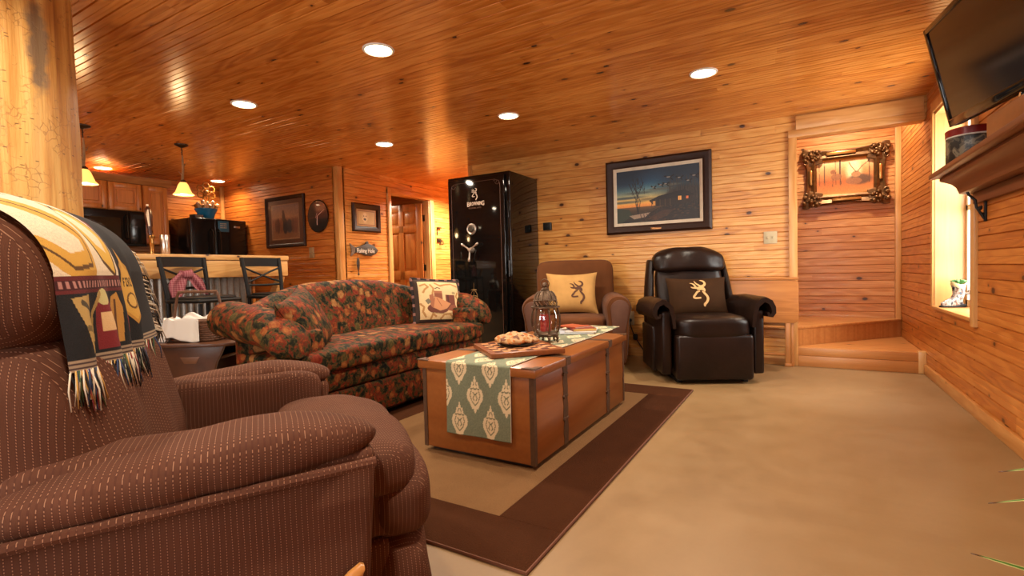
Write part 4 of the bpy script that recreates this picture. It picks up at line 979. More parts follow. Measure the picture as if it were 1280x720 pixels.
mb = MB(); mb.lathe([(.001, .034), (.03, .034), (.034, .030), (.036, .012), (.050, .012), (.050, .002), (.001, .002)], 30, My); mb.box((-.008, -.070, .002), (.008, -.055, .014), .003, My); mb.build('dial', plain('dial_dark', (.06, .045, .03, 1), .35, .3), dr)
mb = MB(); Mh = Matrix.Translation((.352, -.004, 1.222)) @ Matrix.Rotation(PI/2, 4, 'X')
mb.lathe([(.001, 0), (.034, 0), (.030, .02), (.022, .05), (.020, .062), (.001, .066)], 20, Mh)
for a in (148, 32, -97):
    r = math.radians(a); dx, dz = math.cos(r), math.sin(r); cx, cz = .352, 1.222
    mb.tube([(cx+dx*q, -.052, cz+dz*q) for q in (.0, .03, .085, .10, .125, .135)], [.011, .010, .009, .013, .015, .008], 12)
mb.build('handle', SILV, dr)
mb = MB()   # ornate gold crest low on the door
cx, cz = .36, .70
for sg in (-1, 1):
    mb.tube([(cx+sg*(.0+.05*math.sin(t)), -.005, cz-.02+.05*t/PI*1.4+.02*math.cos(2*t)) for t in [i*PI/10 for i in range(14)]], .0026, 6)
    mb.tube([(cx+sg*(.03+.022*math.cos(t)), -.005, cz+.02*math.sin(t)-.03) for t in [i*.4 for i in range(14)]], .0026, 6)
mb.tube([(cx, -.005, cz-.07), (cx, -.005, cz+.15)], [.004, .0015], 6); mb.build('crest', plain('crest_gold', (.30, .17, .06, 1), .4, .5), dr)
# ------------------------------------------------------------------ framed pictures
def frame_mb(w, h, fw, d, mat4, steps=((0, .6), (.25, 1.0), (.7, .75), (1, .35))):
    """mitred moulding in local x-z, front towards -y; steps = (fraction inward, fraction of depth)"""
    mb = MB(); rings = []
    pr = [(0, 0)]+[(f*fw, dd*d) for f, dd in steps]+[(fw, 0)]
    for sx, sz in ((-1, -1), (1, -1), (1, 1), (-1, 1)):
        rings.append([(sx*(w/2-i), -o, sz*(h/2-i)) for i, o in pr])
    mb.loft(rings, True, False, mat4, 0, False, True); return mb
DKF = plain('frame_dark_walnut', (.034, .0115, .005, 1), .45, 0, .3, 30, Specular_IOR_Level=.25); LIN = plain('linen_liner', (.66, .56, .42, 1), .7); ART = attr_mat('painted_art', .45)
ARTG = attr_mat('art_behind_glass', .35, 0, .5)
def picture(name, label, cat, loc, rz, w, h, fw, d, cv, fmat, liner=None, lw=.03, artm=None):
    t = thing(name, label, cat, loc, rz)
    frame_mb(w, h, fw, d, None).build('frame', fmat, t)
    iw, ih = w-2*fw, h-2*fw
    mb = MB(); mb.box((-w/2+.005, -.006, -h/2+.005), (w/2-.005, 0, h/2-.005)); mb.build('backing', BLKPL, t)
    if liner:
        frame_mb(iw+.006, ih+.006, lw+.003, d*.55, None, ((0, .9), (.5, .8), (1, .4))).build('liner', liner, t); iw -= 2*lw; ih -= 2*lw
    art_sheet('artwork', cv, lambda u, v: ((u-.5)*(iw+.004), -.0085, (.5-v)*(ih+.004)), artm or ART, t, False); return t
# twilight lakeside landscape with bare trees, a lit cottage and birds on the wing
cv = Canvas(300, 204, (20, 30, 40))
cv.grad(0, .70, [(0, (20, 38, 58)), (.35, (44, 100, 136)), (.55, (104, 150, 156)), (.72, (176, 168, 120)), (.86, (240, 186, 92)), (1, (232, 140, 58))])
cv.ell(.86, .25, .32, .36, (22, 34, 46), .8, .5); cv.ell(.08, .12, .3, .25, (18, 34, 50), .7, .5)
for x, y, rx, c in ((.12, .52, .20, (44, 62, 72)), (.30, .44, .16, (72, 84, 80)), (.55, .40, .16, (92, 92, 80)), (.10, .60, .22, (66, 80, 74)), (.4, .57, .12, (110, 100, 70)), (.68, .34, .10, (110, 104, 84))): cv.ell(x, y, rx, .022, c, .8, .5)
cv.grad(.70, 1.0, [(0, (110, 74, 40)), (.3, (60, 44, 28)), (1, (22, 20, 18))])
cv.poly([(0, .70), (.16, .74), (.20, .86), (.05, 1), (0, 1)], (42, 50, 36)); cv.poly([(.30, 1), (.38, .86), (.52, .74), (.70, .68), (1, .62), (1, 1)], (30, 20, 14)); cv.poly([(.40, .92), (.56, .80), (.72, .78), (.62, .90), (.48, .98)], (62, 36, 22))
cv.ell(.86, .62, .24, .24, (24, 20, 18), .95, .2); cv.ell(.74, .55, .12, .10, (34, 26, 20), .9, .3)
for i in range(260):
    x = cv.rng.uniform(.3, 1.0); y = cv.rng.uniform(max(.5, .98-.5*x), 1.0); cv.ell(x, y, cv.rng.uniform(.006, .02), cv.rng.uniform(.004, .012), [(70, 44, 24), (50, 30, 18), (96, 60, 30), (40, 40, 28)][i % 4], .55, .4)
for i in range(60):
    x = cv.rng.uniform(.62, 1.0); cv.line([(x, cv.rng.uniform(.45, .75)), (x+cv.rng.uniform(-.03, .03), cv.rng.uniform(.15, .45))], .003, (58, 50, 44))
cv.poly([(.41, .60), (.52, .54), (.80, .47), (.92, .56), (.90, .70), (.47, .72)], (38, 26, 18)); cv.poly([(.40, .61), (.52, .53), (.82, .45), (.94, .56), (.52, .615)], (20, 16, 14))
for x in (.44, .49, .54, .60, .66): cv.line([(x, .60), (x, .73)], .006, (80, 58, 36))
cv.rect(.455, .62, .485, .70, (214, 150, 70)); cv.rect(.755, .565, .79, .635, (246, 176, 92)); cv.rect(.77, .565, .775, .635, (90, 50, 30)); cv.rect(.845, .575, .87, .625, (216, 116, 66))
for b_, tp_ in ((.27, .20), (.24, .30), (.30, .16), (.255, .12)): cv.line([(.27, .86), (b_, .6), (tp_+.04, .25)], .006, (28, 20, 18))
for i in range(26):
    x = cv.rng.uniform(.18, .36); y = cv.rng.uniform(.22, .55); cv.line([(x, y), (x+cv.rng.uniform(-.05, .05), y-cv.rng.uniform(.05, .13))], .0035, (36, 28, 26))
cv.poly([(.16, .86), (.42, .82), (.36, .90), (.22, .93)], (150, 126, 104)); 
for x in (.30, .34, .38): cv.line([(x, .85), (x+.01, .92)], .006, (40, 26, 20))
for x, y, s in ((.66, .20, .06), (.78, .23, .045), (.56, .33, .036), (.62, .32, .04), (.47, .36, .03), (.88, .30, .04), (.95, .22, .05)):
    cv.line([(x-s, y-.02), (x, y+.01), (x+s*.7, y-s*.5)], .013, (10, 9, 10)); cv.line([(x, y+.01), (x+s*.5, y+s*.9)], .010, (10, 9, 10)); cv.ell(x-s*.3, y+.0, s*.4, .010, (150, 140, 126))
cv.speck(.10)
pt = picture('framed_painting', 'large dark framed landscape painting of birds over a lakeside cottage on the back wall', 'picture', (-1.291, BY-.006, 1.745), 0, 1.105, .802, .088, .045, cv, DKF, LIN, .030)
mb = MB(); mb.box((-.06, -.044, -.372), (.05, -.036, -.352), .002); mb.build('title_plate', plain('brass_plate', (.42, .19, .07, 1), .3, .8), pt)
# ornate gilt frame in the recess
cv = Canvas(110, 74, (190, 120, 60)); cv.grad(0, .62, [(0, (232, 196, 140)), (.5, (206, 142, 84)), (1, (170, 96, 48))]); cv.grad(.62, 1, [(0, (176, 92, 44)), (1, (206, 132, 68))])
for x, w in ((.14, .012), (.34, .008), (.42, .018), (.92, .012), (.05, .006)): cv.line([(x, 0), (x+.01, .72)], w, (92, 58, 36) if w < .015 else (66, 44, 34))
cv.ell(.66, .34, .13, .34, (240, 214, 160), .9, .3); cv.ell(.76, .62, .20, .15, (92, 62, 44), .9, .2); cv.ell(.66, .66, .14, .10, (150, 96, 60), .9); cv.ell(.70, .46, .08, .09, (170, 120, 76)); cv.line([(.70, .40), (.62, .22), (.58, .10)], .012, (120, 80, 50)); cv.line([(.72, .40), (.80, .24), (.90, .12)], .012, (120, 80, 50))
cv.ell(.36, .50, .10, .10, (146, 92, 56), .9); cv.line([(.30, .55), (.29, .78)], .010, (120, 74, 44)); cv.line([(.42, .55), (.43, .76)], .010, (120, 74, 44)); cv.ell(.30, .34, .05, .07, (140, 86, 50)); cv.speck(.08)
GILT = plain('antique_gilt', (.17, .075, .022, 1), .38, .65, .55, 28, bump=.25); GILT2 = plain('bright_gilt', (.50, .24, .065, 1), .28, .8, .2)
fr2 = thing('framed_print', 'small deer print in an ornate antique gilt frame in the stair recess', 'picture', (.462, 6.612, 1.913), 0)
W_, H_ = .80, .66
def rail(p0, p1, nrm, L):
    mb = MB(); rings = []
    for i in range(17):
        t = i/16; c = Vector(p0).lerp(Vector(p1), t); sag = .035*math.sin(PI*t)
        n_ = Vector(nrm); ring = []
        for off, dep in ((.075-sag, 0), (.078-sag, .03), (.06-sag*.8, .055), (.03, .05), (.0, .035), (-.03, .05), (-.052, .035), (-.055, .012), (-.055, 0)): ring.append((c.x+n_.x*off, -dep, c.z+n_.z*off))
        rings.append(ring)
    mb.loft(rings, True, True); return mb
mb = MB()
for p0, p1, n_ in (((-.34, 0, .245), (.34, 0, .245), (0, 0, 1)), ((-.34, 0, -.245), (.34, 0, -.245), (0, 0, -1)), ((-.315, 0, -.27), (-.315, 0, .27), (-1, 0, 0)), ((.315, 0, -.27), (.315, 0, .27), (1, 0, 0))): r_ = rail(p0, p1, n_, 0); mb.add(r_.v, r_.f)
mb.build('frame', GILT, fr2)
for sx in (-1, 1):
    for sz in (-1, 1):
        mb = MB(); rr = random.Random(3)
        mb.prism([(sx*x, sz*z) for x, z in ((.20, .17), (.22, .30), (.27, .325), (.30, .30), (.345, .335), (.40, .33), (.40, .27), (.375, .235), (.395, .20), (.36, .13), (.27, .15))], -.045, 0, 'xz', bev=.008)
        for i in range(26):
            a = rr.random()*6.28; r = rr.uniform(.0, .085); mb.sphere((sx*(.315+r*math.cos(a)), -.045-rr.random()*.018, sz*(.255+r*math.sin(a)*.8)), rr.uniform(.010, .024), nu=8, nv=6)
        for a0, cx, cz in ((0, .245, .285), (2, .37, .18), (4, .31, .25)): mb.tube([(sx*(cx+.028*math.cos(a0+t)*(1-.12*t)), -.055, sz*(cz+.028*math.sin(a0+t)*(1-.12*t))) for t in [k*.45 for k in range(14)]], .008, 6)
        mb.build('corner_ornament', GILT, fr2)
for p_, q_ in (((-.17, .238), (.10, .272)), ((-.12, -.268), (.15, -.238)), ((-.332, -.07), (-.304, .09)), ((.304, -.07), (.332, .09))): mb = MB(); mb.box((p_[0], -.062, p_[1]), (q_[0], -.045, q_[1]), .007); mb.build('gilt_highlight', GILT2, fr2)
frame_mb(.56, .40, .022, .028, None).build('liner', GILT2, fr2)
mb = MB(); mb.box((-.27, -.006, -.19), (.27, -.001, .19)); mb.build('backing', BLKPL, fr2)
art_sheet('artwork', cv, lambda u, v: ((u-.5)*.52, -.0085, (.5-v)*.36), ART, fr2, False)
# horse-and-riders print on the clock wall
cv = Canvas(96, 84, (84, 48, 28)); m0 = (.14, .15, .86, .86)
cv.rect(.10, .11, .90, .89, (150, 110, 74)); cv.rect(.115, .125, .885, .875, (128, 96, 78))
def inn(x0, y0, x1, y1, stops):
    t = np.clip((cv.Y-y0)/(y1-y0), 0, 1); m_ = (cv.X > x0) & (cv.X < x1) & (cv.Y > y0) & (cv.Y < y1)
    cv.a = np.where(m_[..., None], np.stack([np.interp(t, [p for p, _ in stops], [c[i]/255 for _, c in stops]) for i in range(3)], -1), cv.a)
inn(.125, .135, .875, .865, [(0, (120, 92, 84)), (.35, (150, 108, 78)), (.45, (120, 74, 50)), (1, (128, 84, 52))])
for x, y, rx, ry, c in ((.30, .58, .05, .17, (78, 46, 34)), (.40, .58, .05, .16, (110, 62, 38)), (.50, .60, .07, .17, (44, 34, 36)), (.62, .60, .09, .15, (52, 46, 50)), (.72, .60, .05, .15, (96, 58, 42)), (.80, .60, .05, .16, (110, 62, 44)), (.46, .40, .045, .12, (56, 38, 34)), (.45, .28, .03, .045, (66, 42, 34)), (.24, .58, .03, .14, (88, 54, 40))): cv.ell(x, y, rx, ry, c, .9, .15)
cv.speck(.10)
picture('framed_print', 'framed print of horses and riders with brown mat on the wall beside the oval clock', 'picture', (-6.08, CY-.006, 1.728), 0, .83, .70, .05, .03, cv, DKF, None, artm=ARTG)
# dog portrait
cv = Canvas(72, 58, (176, 134, 84)); cv.rect(.07, .09, .93, .91, (130, 88, 48)); cv.rect(.10, .13, .90, .87, (182, 152, 98)); cv.speck(.04)
cv.ell(.42, .45, .15, .25, (216, 194, 150), .95, .15); cv.ell(.30, .38, .06, .16, (196, 164, 112), .9, .2); cv.ell(.55, .38, .06, .16, (196, 164, 112), .9, .2); cv.ell(.42, .58, .07, .07, (70, 52, 40)); cv.ell(.37, .40, .025, .03, (60, 44, 36)); cv.ell(.48, .40, .025, .03, (60, 44, 36)); cv.ell(.42, .74, .08, .06, (200, 172, 124), .9, .3)
picture('framed_print', 'small dog portrait in a wide black frame above the fish sign', 'picture', (DX+.006, 4.872, 1.735), PI/2, .50, .375, .075, .035, cv, DKF, None)
# oval wall clock
ck = thing('wall_clock', 'oval glass wall clock with dark scene and pale hands on the kitchen side wall', 'clock', (-5.405, CY-.012, 1.752), 0)
cv = Canvas(60, 84, (30, 18, 14)); cv.grad(0, .6, [(0, (40, 26, 20)), (.3, (120, 74, 52)), (.6, (96, 50, 34)), (1, (60, 30, 22))]); cv.grad(.6, 1, [(0, (26, 16, 14)), (1, (8, 6, 6))]); cv.ell(.66, .22, .3, .16, (160, 110, 80), .8, .4); cv.ell(.20, .42, .2, .3, (24, 18, 16), .9, .4); cv.line([(.1, .55), (.9, .48)], .02, (70, 36, 26)); cv.speck(.12)
art_sheet('face', cv, lambda u, v: (lambda a, r: (.195*r*math.cos(a), -.012-.006*(1-r*r), .212*r*math.sin(a)))(*((lambda x, y: (math.atan2(y, x), max(abs(x), abs(y))))(2*u-1, 1-2*v))), ARTG, ck)
for L_ in (1,):
    # colours follow the flattened square grid, so repaint by true position
    me = bpy.data.objects[ck.children[0].name].data; H2, W2_ = cv.h, cv.w
    cols = []
    for v in me.vertices:
        x = min(W2_-1, max(0, int((v.co.x/.39+.5)*W2_))); y = min(H2-1, max(0, int((.5-v.co.z/.424)*H2))); cols.append(cv.a[y, x])
    a_ = me.attributes['art']; lin = np.array(cols); lin = np.where(lin <= .04045, lin/12.92, ((lin+.055)/1.055)**2.4)
    a_.data.foreach_set('color', np.concatenate([lin, np.ones((len(lin), 1))], 1).astype(np.float32).ravel())
mb = MB(); mb.loft([[(.197*f*math.cos(2*PI*k/40), -y, .214*f*math.sin(2*PI*k/40)) for k in range(40)] for f, y in ((.99, 0), (1.0, .006), (.985, .013), (.90, .012), (.9, 0))], True, False); mb.build('rim', GLOSS, ck)
HND = plain('clock_hands', (.72, .40, .32, 1), .4)
for nm, pts, w in (('hour_hand', ((0, 0), (-.004, -.115)), .008), ('minute_hand', ((0, 0), (.135, .075)), .006), ('second_hand', ((-.03, -.02), (.0, .04)), .003)):
    mb = MB(); mb.tube([(pts[0][0], -.022, pts[0][1]), (pts[1][0], -.022, pts[1][1])], w*.6, 6); mb.build(nm, HND, ck)
# fish-shaped sign with a small hanging fish
sg_ = thing('hanging_sign', 'dark fish-shaped wooden sign lettered in white, beside the open door', 'sign', (DX+.012, 4.80, 1.30), PI/2)
BOARD = plain('sign_charcoal', (.030, .024, .017, 1), .6, 0, .25, 30)
fish = [(-.20, .055), (-.14, .035), (-.06, .055), (.02, .085), (.085, .09), (.15, .075), (.21, .045), (.255, .0), (.21, -.045), (.12, -.075), (.02, -.070), (-.06, -.045), (-.13, -.025), (-.20, -.060), (-.185, 0)]
mb = MB(); mb.prism(fish, -.018, .0, 'xz', bev=.004); mb.prism([(.02, .08), (.035, .115), (.075, .125), (.085, .088)], -.014, -.002, 'xz', bev=.003); sb = mb.build('board', BOARD, sg_)
mb = MB(); mb.prism([(-.245, .085), (-.195, .055), (-.165, .030), (-.165, -.022), (-.195, -.060), (-.235, -.085), (-.215, 0)], -.021, -.001, 'xz', bev=.004)
for z in (.04, .02, -.005, -.03): mb.tube([(-.235, -.022, z*1.5), (-.168, -.022, z*.6)], .003, 5)
mb.build('tail', plain('sign_grey_tail', (.20, .14, .10, 1), .7, 0, .3), sg_)
map_mb(text_mb('Fishing Hole', .082, .0012, .0008, .78), lambda x, y, z: (x+.025, -.019-z, y-.008)).build('lettering', plain('sign_white', (.80, .72, .60, 1), .6), sg_)
mb = MB(); mb.tube([(-.115, -.008, -.03), (-.115, -.010, -.10)], .0016, 5)
mb.loft([[(-.110+.0+r*math.cos(a), -.012+.5*r*math.sin(a), z) for a in [2*PI*k/14 for k in range(14)]] for z, r in ((-.095, .004), (-.115, .018), (-.16, .026), (-.21, .024), (-.26, .013), (-.285, .006), (-.31, .012), (-.325, .016), (-.333, .004))]); mb.build('little_fish', plain('pewter', (.07, .055, .045, 1), .4, .5), sg_)
# switch plates, outlets and small wall boxes
def plate(label, loc, rz, w=.075, h=.118, kind='switch', name='switch_plate', mat=None, cat='wall plate'):
    t = thing(name, label, cat, loc, rz); mb = MB(); mb.box((-w/2, -.006, -h/2), (w/2, 0, h/2), .003); mb.build('plate', mat or IVORY, t)
    mb = MB(); n = max(1, round(w/.06)-0) if kind == 'switch' else 1
    if kind == 'switch':
        for i in range(n): x = (i-(n-1)/2)*.046; mb.box((x-.005, -.016, -.010), (x+.005, -.005, .012), .002)
        mb.build('toggle', mat or IVORY, t)
    else:
        for z in (-.022, .022): mb.lathe([(.001, .0085), (.016, .0085), (.017, .005), (.001, .005)], 16, Matrix.Translation((0, 0, z)) @ Matrix.Rotation(PI/2, 4, 'X'))
        mb.build('socket', mat or IVORY, t)
    return t
plate('ivory double switch plate on the back wall right of the landscape painting', (-.218, BY-.001, 1.227), 0, .115, .118)
plate('ivory outlet low on the back wall between the rust armchair and the leather recliner', (-1.60, BY-.001, .415), 0, .085, .15, 'outlet', 'wall_outlet')
plate('tan switch plate on the kitchen side wall below the oval clock', (-5.575, CY-.001, 1.285), 0, .10, .14, 'switch', mat=plain('tan_plastic', (.40, .25, .12, 1), .5))
cd_ = MB(); cd_.tube([(-1.598, BY-.012, .395), (-1.598, BY-.035, .388), (-1.585, BY-.05, .33), (-1.56, BY-.055, .26), (-1.53, BY-.06, .20), (-1.47, BY-.08, .12), (-1.42, BY-.11, .06), (-1.37, BY-.16, .014), (-1.30, BY-.22, .009), (-1.10, BY-.25, .009)], .0055, 7)
cd_.puff((-1.598, BY-.022, .395), (.032, .03, .034), 4, 5); cd_.puff((-1.535, BY-.058, .215), (.05, .035, .07), 4, 6)
tag(cd_.build('power_cord', BLKPL), 'black power cord hanging from the low outlet beside the rust armchair', 'cord')
bx = thing('wall_box', 'small black box mounted on the back wall right of the safe', 'wall box', (-2.585, BY-.001, 1.493), 0)
mb = MB(); mb.box((-.053, -.034, -.046), (.053, 0, .046), .008, seg=3); mb.build('housing', BLKPL, bx); mb = MB(); mb.box((-.043, -.037, -.036), (.043, -.033, .036), .003); mb.build('cover', BLACK, bx)
# coat hooks and a hanging latch in the passage
hk = thing('wall_hooks', 'dark metal hooks on the bright passage wall left of the safe', 'hook', (DX+.002, 6.43, 1.50), PI/2)
mb = MB(); mb.box((-.045, -.012, -.035), (.06, 0, .03), .003)
for x in (-.03, .01, .045): mb.tube([(x, -.010, .0), (x, -.05, -.01), (x, -.065, -.05), (x, -.05, -.075), (x, -.035, -.065)], .007, 6)
mb.build('hook_rack', BRONZE, hk)
mb = MB(); mb.box((-.045, -.012, .08), (-.03, 0, .21), .003); mb.box((-.045, -.03, .19), (.05, -.005, .21), .003); mb.build('coat_bar', BRONZE, hk)
# ------------------------------------------------------------------ folded wooden table against the wall
OAK = pine('table_oak', 'x', 'z', board=.13, light=(.50, .205, .055), mid=(.43, .16, .04), dark=(.30, .10, .024), knots=.1, seg=9)
OAKZ = pine('table_oak_upright', 'z', 'x', board=2, light=(.52, .22, .065), mid=(.45, .175, .045), dark=(.32, .11, .026), knots=.05, seg=9)
ft_ = thing('folding_table', 'folded wooden drop-leaf table standing against the wall behind the leather recliner', 'table', (-.42, 5.355, 0))
def rrect(x0, z0, x1, z1, r, n=5):
    P = []
    for cx, cz, a0 in ((x1-r, z1-r, 0), (x0+r, z1-r, 90), (x0+r, z0+r, 180), (x1-r, z0+r, 270)):
        for k in range(n+1): a = math.radians(a0+90*k/n); P.append((cx+r*math.cos(a), cz+r*math.sin(a)))
    return P
mb = MB(); mb.prism(rrect(-.44, .412, .435, .815, .045), -.030, -.008, 'xz', bev=.004); mb.build('front_leaf', OAK, ft_)
mb = MB(); mb.box((-.44, -.030, .818), (.435, .030, .842), .006); mb.build('top', OAK, ft_)
mb = MB(); mb.prism(rrect(-.44, .43, .435, .815, .045), .012, .030, 'xz', bev=.004); mb.build('rear_leaf', OAK, ft_)
for x in (-.40, .345): 
    mb = MB(); mb.box((x-.022, -.028, 0), (x+.022, .012, .43), .004); mb.box((x+.026, -.012, 0), (x+.052, .02, .43), .003); mb.box((x-.03, -.035, 0), (x+.03, .018, .03), .004); mb.build('leg', OAKZ, ft_)
for z0, z1 in ((.365, .385), (.10, .125)): mb = MB(); mb.box((-.40, -.02, z0), (.345, .006, z1), .003); mb.build('rail', OAK, ft_)
# ------------------------------------------------------------------ bar with corrugated metal front
def corrug():
    g = G('corrugated_galvanised'); o = g.obj(); n = g.noise(o, 6, 4); n2 = g.noise(o, 40, 3)
    return g.done(g.mix(g.math('MULTIPLY_ADD', n2, .4, g.math('MULTIPLY', n, .5)), (.10, .085, .07, 1), (.46, .43, .38, 1)), .38, .85)
BX = -5.03; BE = 3.66
bar = thing('bar_counter', 'long pine slab bar with corrugated metal front behind the sofa', 'bar', (BX, 0, 0))
mb = MB(); mb.box((-.62, -.8, 1.155), (.02, BE, 1.212), .012, seg=3); mb.build('countertop', BARM, bar)
mb = MB(); mb.box((-.05, -.8, .985), (.012, BE-.012, 1.153), .008); mb.box((-.60, BE-.06, .985), (-.05, BE-.014, 1.153), .008); mb.build('fascia', BARM, bar)
mb = MB(); ys = [-.8+i*.0085 for i in range(int((BE-.30+.8)/.0085))]
mb.loft([[(-.215+.011*math.cos((y)*2*PI/.068), y, z) for y in ys] for z in (.0, .99)], False, False); mb.build('metal_front', corrug(), bar, norm=False, auto=False)
mb = MB(); mb.box((-.50, -.8, 0), (-.232, BE-.30, 1.15)); mb.box((-.50, BE-.31, 0), (-.20, BE-.28, 1.15)); mb.build('core_wall', PY, bar)
for y in (BE-.03, 1.3):
    mb = MB(); mb.prism([(-.235, .72), (-.19, .72), (.0, .95), (.0, .985), (-.06, .985), (-.235, .79)] if False else [(-.23, .70), (-.18, .70), (-.03, .95), (-.03, .984), (-.10, .984), (-.23, .80)], y-.06, y, 'xz', bev=.004); mb.build('corbel', BARM, bar)
# tap tower and drinking cup on the bar
tap = thing('beer_tap', 'brass beer tap with tall dark handle standing on the bar', 'tap', (BX-.47, 2.50, 1.212))
BR = plain('brass', (.45, .24, .07, 1), .25, .9, .1)
mb = MB(); mb.lathe([(.045, 0), (.045, .01), (.022, .02), (.020, .17), (.028, .18), (.028, .20), (.010, .215)], 20); mb.tube([(0, 0, .185), (.05, -.02, .185), (.08, -.03, .165), (.082, -.03, .12)], [.012, .011, .010, .009], 8); mb.build('tower', BR, tap)
mb = MB(); mb.lathe([(.012, .20), (.022, .24), (.018, .27), (.026, .30), (.033, .38), (.030, .44), (.020, .475), (.006, .49)], 16, tf((.03, -.01, 0), (0, -.12, 0))); hm = mb.build('tap_handle', plain('tap_handle_dark', (.06, .02, .012, 1), .25), tap)
mb = MB(); mb.tube([(.012+.024, -.030, .29), (.012+.028, -.040, .38), (.0+.022, -.030, .45)], [.007, .010, .006], 8); mb.sphere((-.028, -.01, .5), .012); mb.build('handle_trim', WHITE, hm)
cp = thing('steel_cup', 'brushed steel cylinder cup on the bar beside the beer tap', 'cup', (BX-.40, 2.585, 1.212))
mb = MB(); mb.lathe([(.001, .002), (.036, .002), (.040, .008), (.042, .205), (.040, .208), (.038, .205), (.036, .012), (.001, .010)], 24); mb.build('body', plain('brushed_steel', (.62, .58, .52, 1), .28, .95, .1), cp)
# ------------------------------------------------------------------ bar stools
def stool(label, loc, rz):
    t = thing('bar_stool', label, 'bar stool', loc, rz, 'bar stools')
    for sx in (-1, 1):
        mb = MB(); mb.tube([(sx*.20, .20, 0), (sx*.19, .19, .40), (sx*.19, .185, .78), (sx*.205, .215, 1.0), (sx*.215, .25, 1.175)], [.017, .018, .02, .02, .021], 10); mb.build('back_post', BLACK, t)
        mb = MB(); mb.tube([(sx*.20, -.20, 0), (sx*.175, -.175, .76)], [.016, .018], 10); mb.build('leg', BLACK, t)
    mb = MB(); rings = []
    for i in range(17):
        u = i/16*2-1; x = u*.225; y = .245+.028*(1-u*u); h = .046; z = 1.135-.004*u*u
        rings.append([(x, y-.012, z-h), (x, y+.012, z-h), (x, y+.020, z+h), (x, y-.004, z+h)])
    mb.loft(rings); mb.build('top_rail', BLACK, t)
    mb = MB()
    for sg in (-1, 1): mb.tube([(sg*.205, .228, 1.075), (sg*.10, .238, 1.035), (0, .232, .995), (-sg*.10, .222, .955), (-sg*.20, .205, .925)], .010, 8)
    mb.tube([(-.198, .205, .90), (0, .215, .895), (.198, .205, .90)], .011, 8); mb.build('cross_back', BLACK, t)
    mb = MB(); mb.box((-.215, -.215, .765), (.215, .205, .80), .018, seg=3); mb.puff((0, -.005, .805), (.41, .40, .035), 5, 8); mb.build('seat', BLACK, t)
    mb = MB()
    for a, b in (((-.19, -.19, .28), (.19, -.19, .28)), ((-.195, .19, .30), (.195, .19, .30)), ((-.19, -.185, .42), (-.19, .19, .42)), ((.19, -.185, .42), (.19, .19, .42)), ((-.195, .19, .55), (.195, .19, .55))): mb.tube([a, b], .011, 8)
    mb.build('stretchers', BLACK, t); return t
s1 = stool('black cross-back bar stool with a pink kerchief tied on, nearer the log post', (-4.63, 2.50, 0), PI/2+.18)
s2 = dup(s1, (-4.60, 3.22, 0), PI/2+.05, 'black cross-back bar stool nearest the end of the bar, its back bare')
# kerchief tied round the crossing of the first stool
def ker_mat():
    g = G('pink_plaid'); sp = g.sep(g.obj())
    a = g.math('LESS_THAN', g.math('FRACT', g.math('MULTIPLY', sp[1], 55.0)), .4); b = g.math('LESS_THAN', g.math('FRACT', g.math('MULTIPLY', sp[2], 55.0)), .4)
    return g.done(g.mix(g.math('MULTIPLY_ADD', a, .5, g.math('MULTIPLY', b, .4)), (.22, .035, .05, 1), (.40, .17, .17, 1)), .85)
kf = MB(); KX0, KY0, KZ0 = -4.80, 2.455, 1.02
def flap(path, wid, ph):
    P = [Vector((0, y, z)) for y, z in path]
    def fn(u, v):
        t = v*(len(P)-1); k = min(int(t), len(P)-2); f = t-k; c_ = P[k].lerp(P[k+1], f); w = wid[k]+(wid[k+1]-wid[k])*f
        d = (P[k+1]-P[k]).normalized(); n_ = Vector((0, -d.z, d.y)); q = c_+n_*(u-.5)*w
        return (KX0+.01+.020*math.sin(u*10+ph)*min(1, v*3)*(.4+.6*v), q.y, q.z)
    kf.grid(fn, 18, 22)
flap([(KY0+.01, KZ0), (KY0-.05, KZ0-.035), (KY0-.09, KZ0-.10), (KY0-.105, KZ0-.17), (KY0-.135, KZ0-.25)], [.05, .11, .15, .13, .015], 0)
flap([(KY0-.01, KZ0), (KY0+.045, KZ0-.03), (KY0+.085, KZ0-.085), (KY0+.12, KZ0-.14), (KY0+.165, KZ0-.19)], [.05, .09, .11, .085, .01], 2)
kf.puff((KX0+.01, KY0, KZ0), (.06, .09, .07), 2.5, 6); kf.tube([(KX0-.035, KY0-.04, KZ0+.02), (KX0+.01, KY0-.03, KZ0+.012), (KX0+.012, KY0+.03, KZ0+.012), (KX0-.035, KY0+.05, KZ0+.03)], .016, 8)
tag(kf.build('kerchief', ker_mat(), solid=.003), 'pink plaid kerchief knotted on the back of the nearer bar stool', 'kerchief')
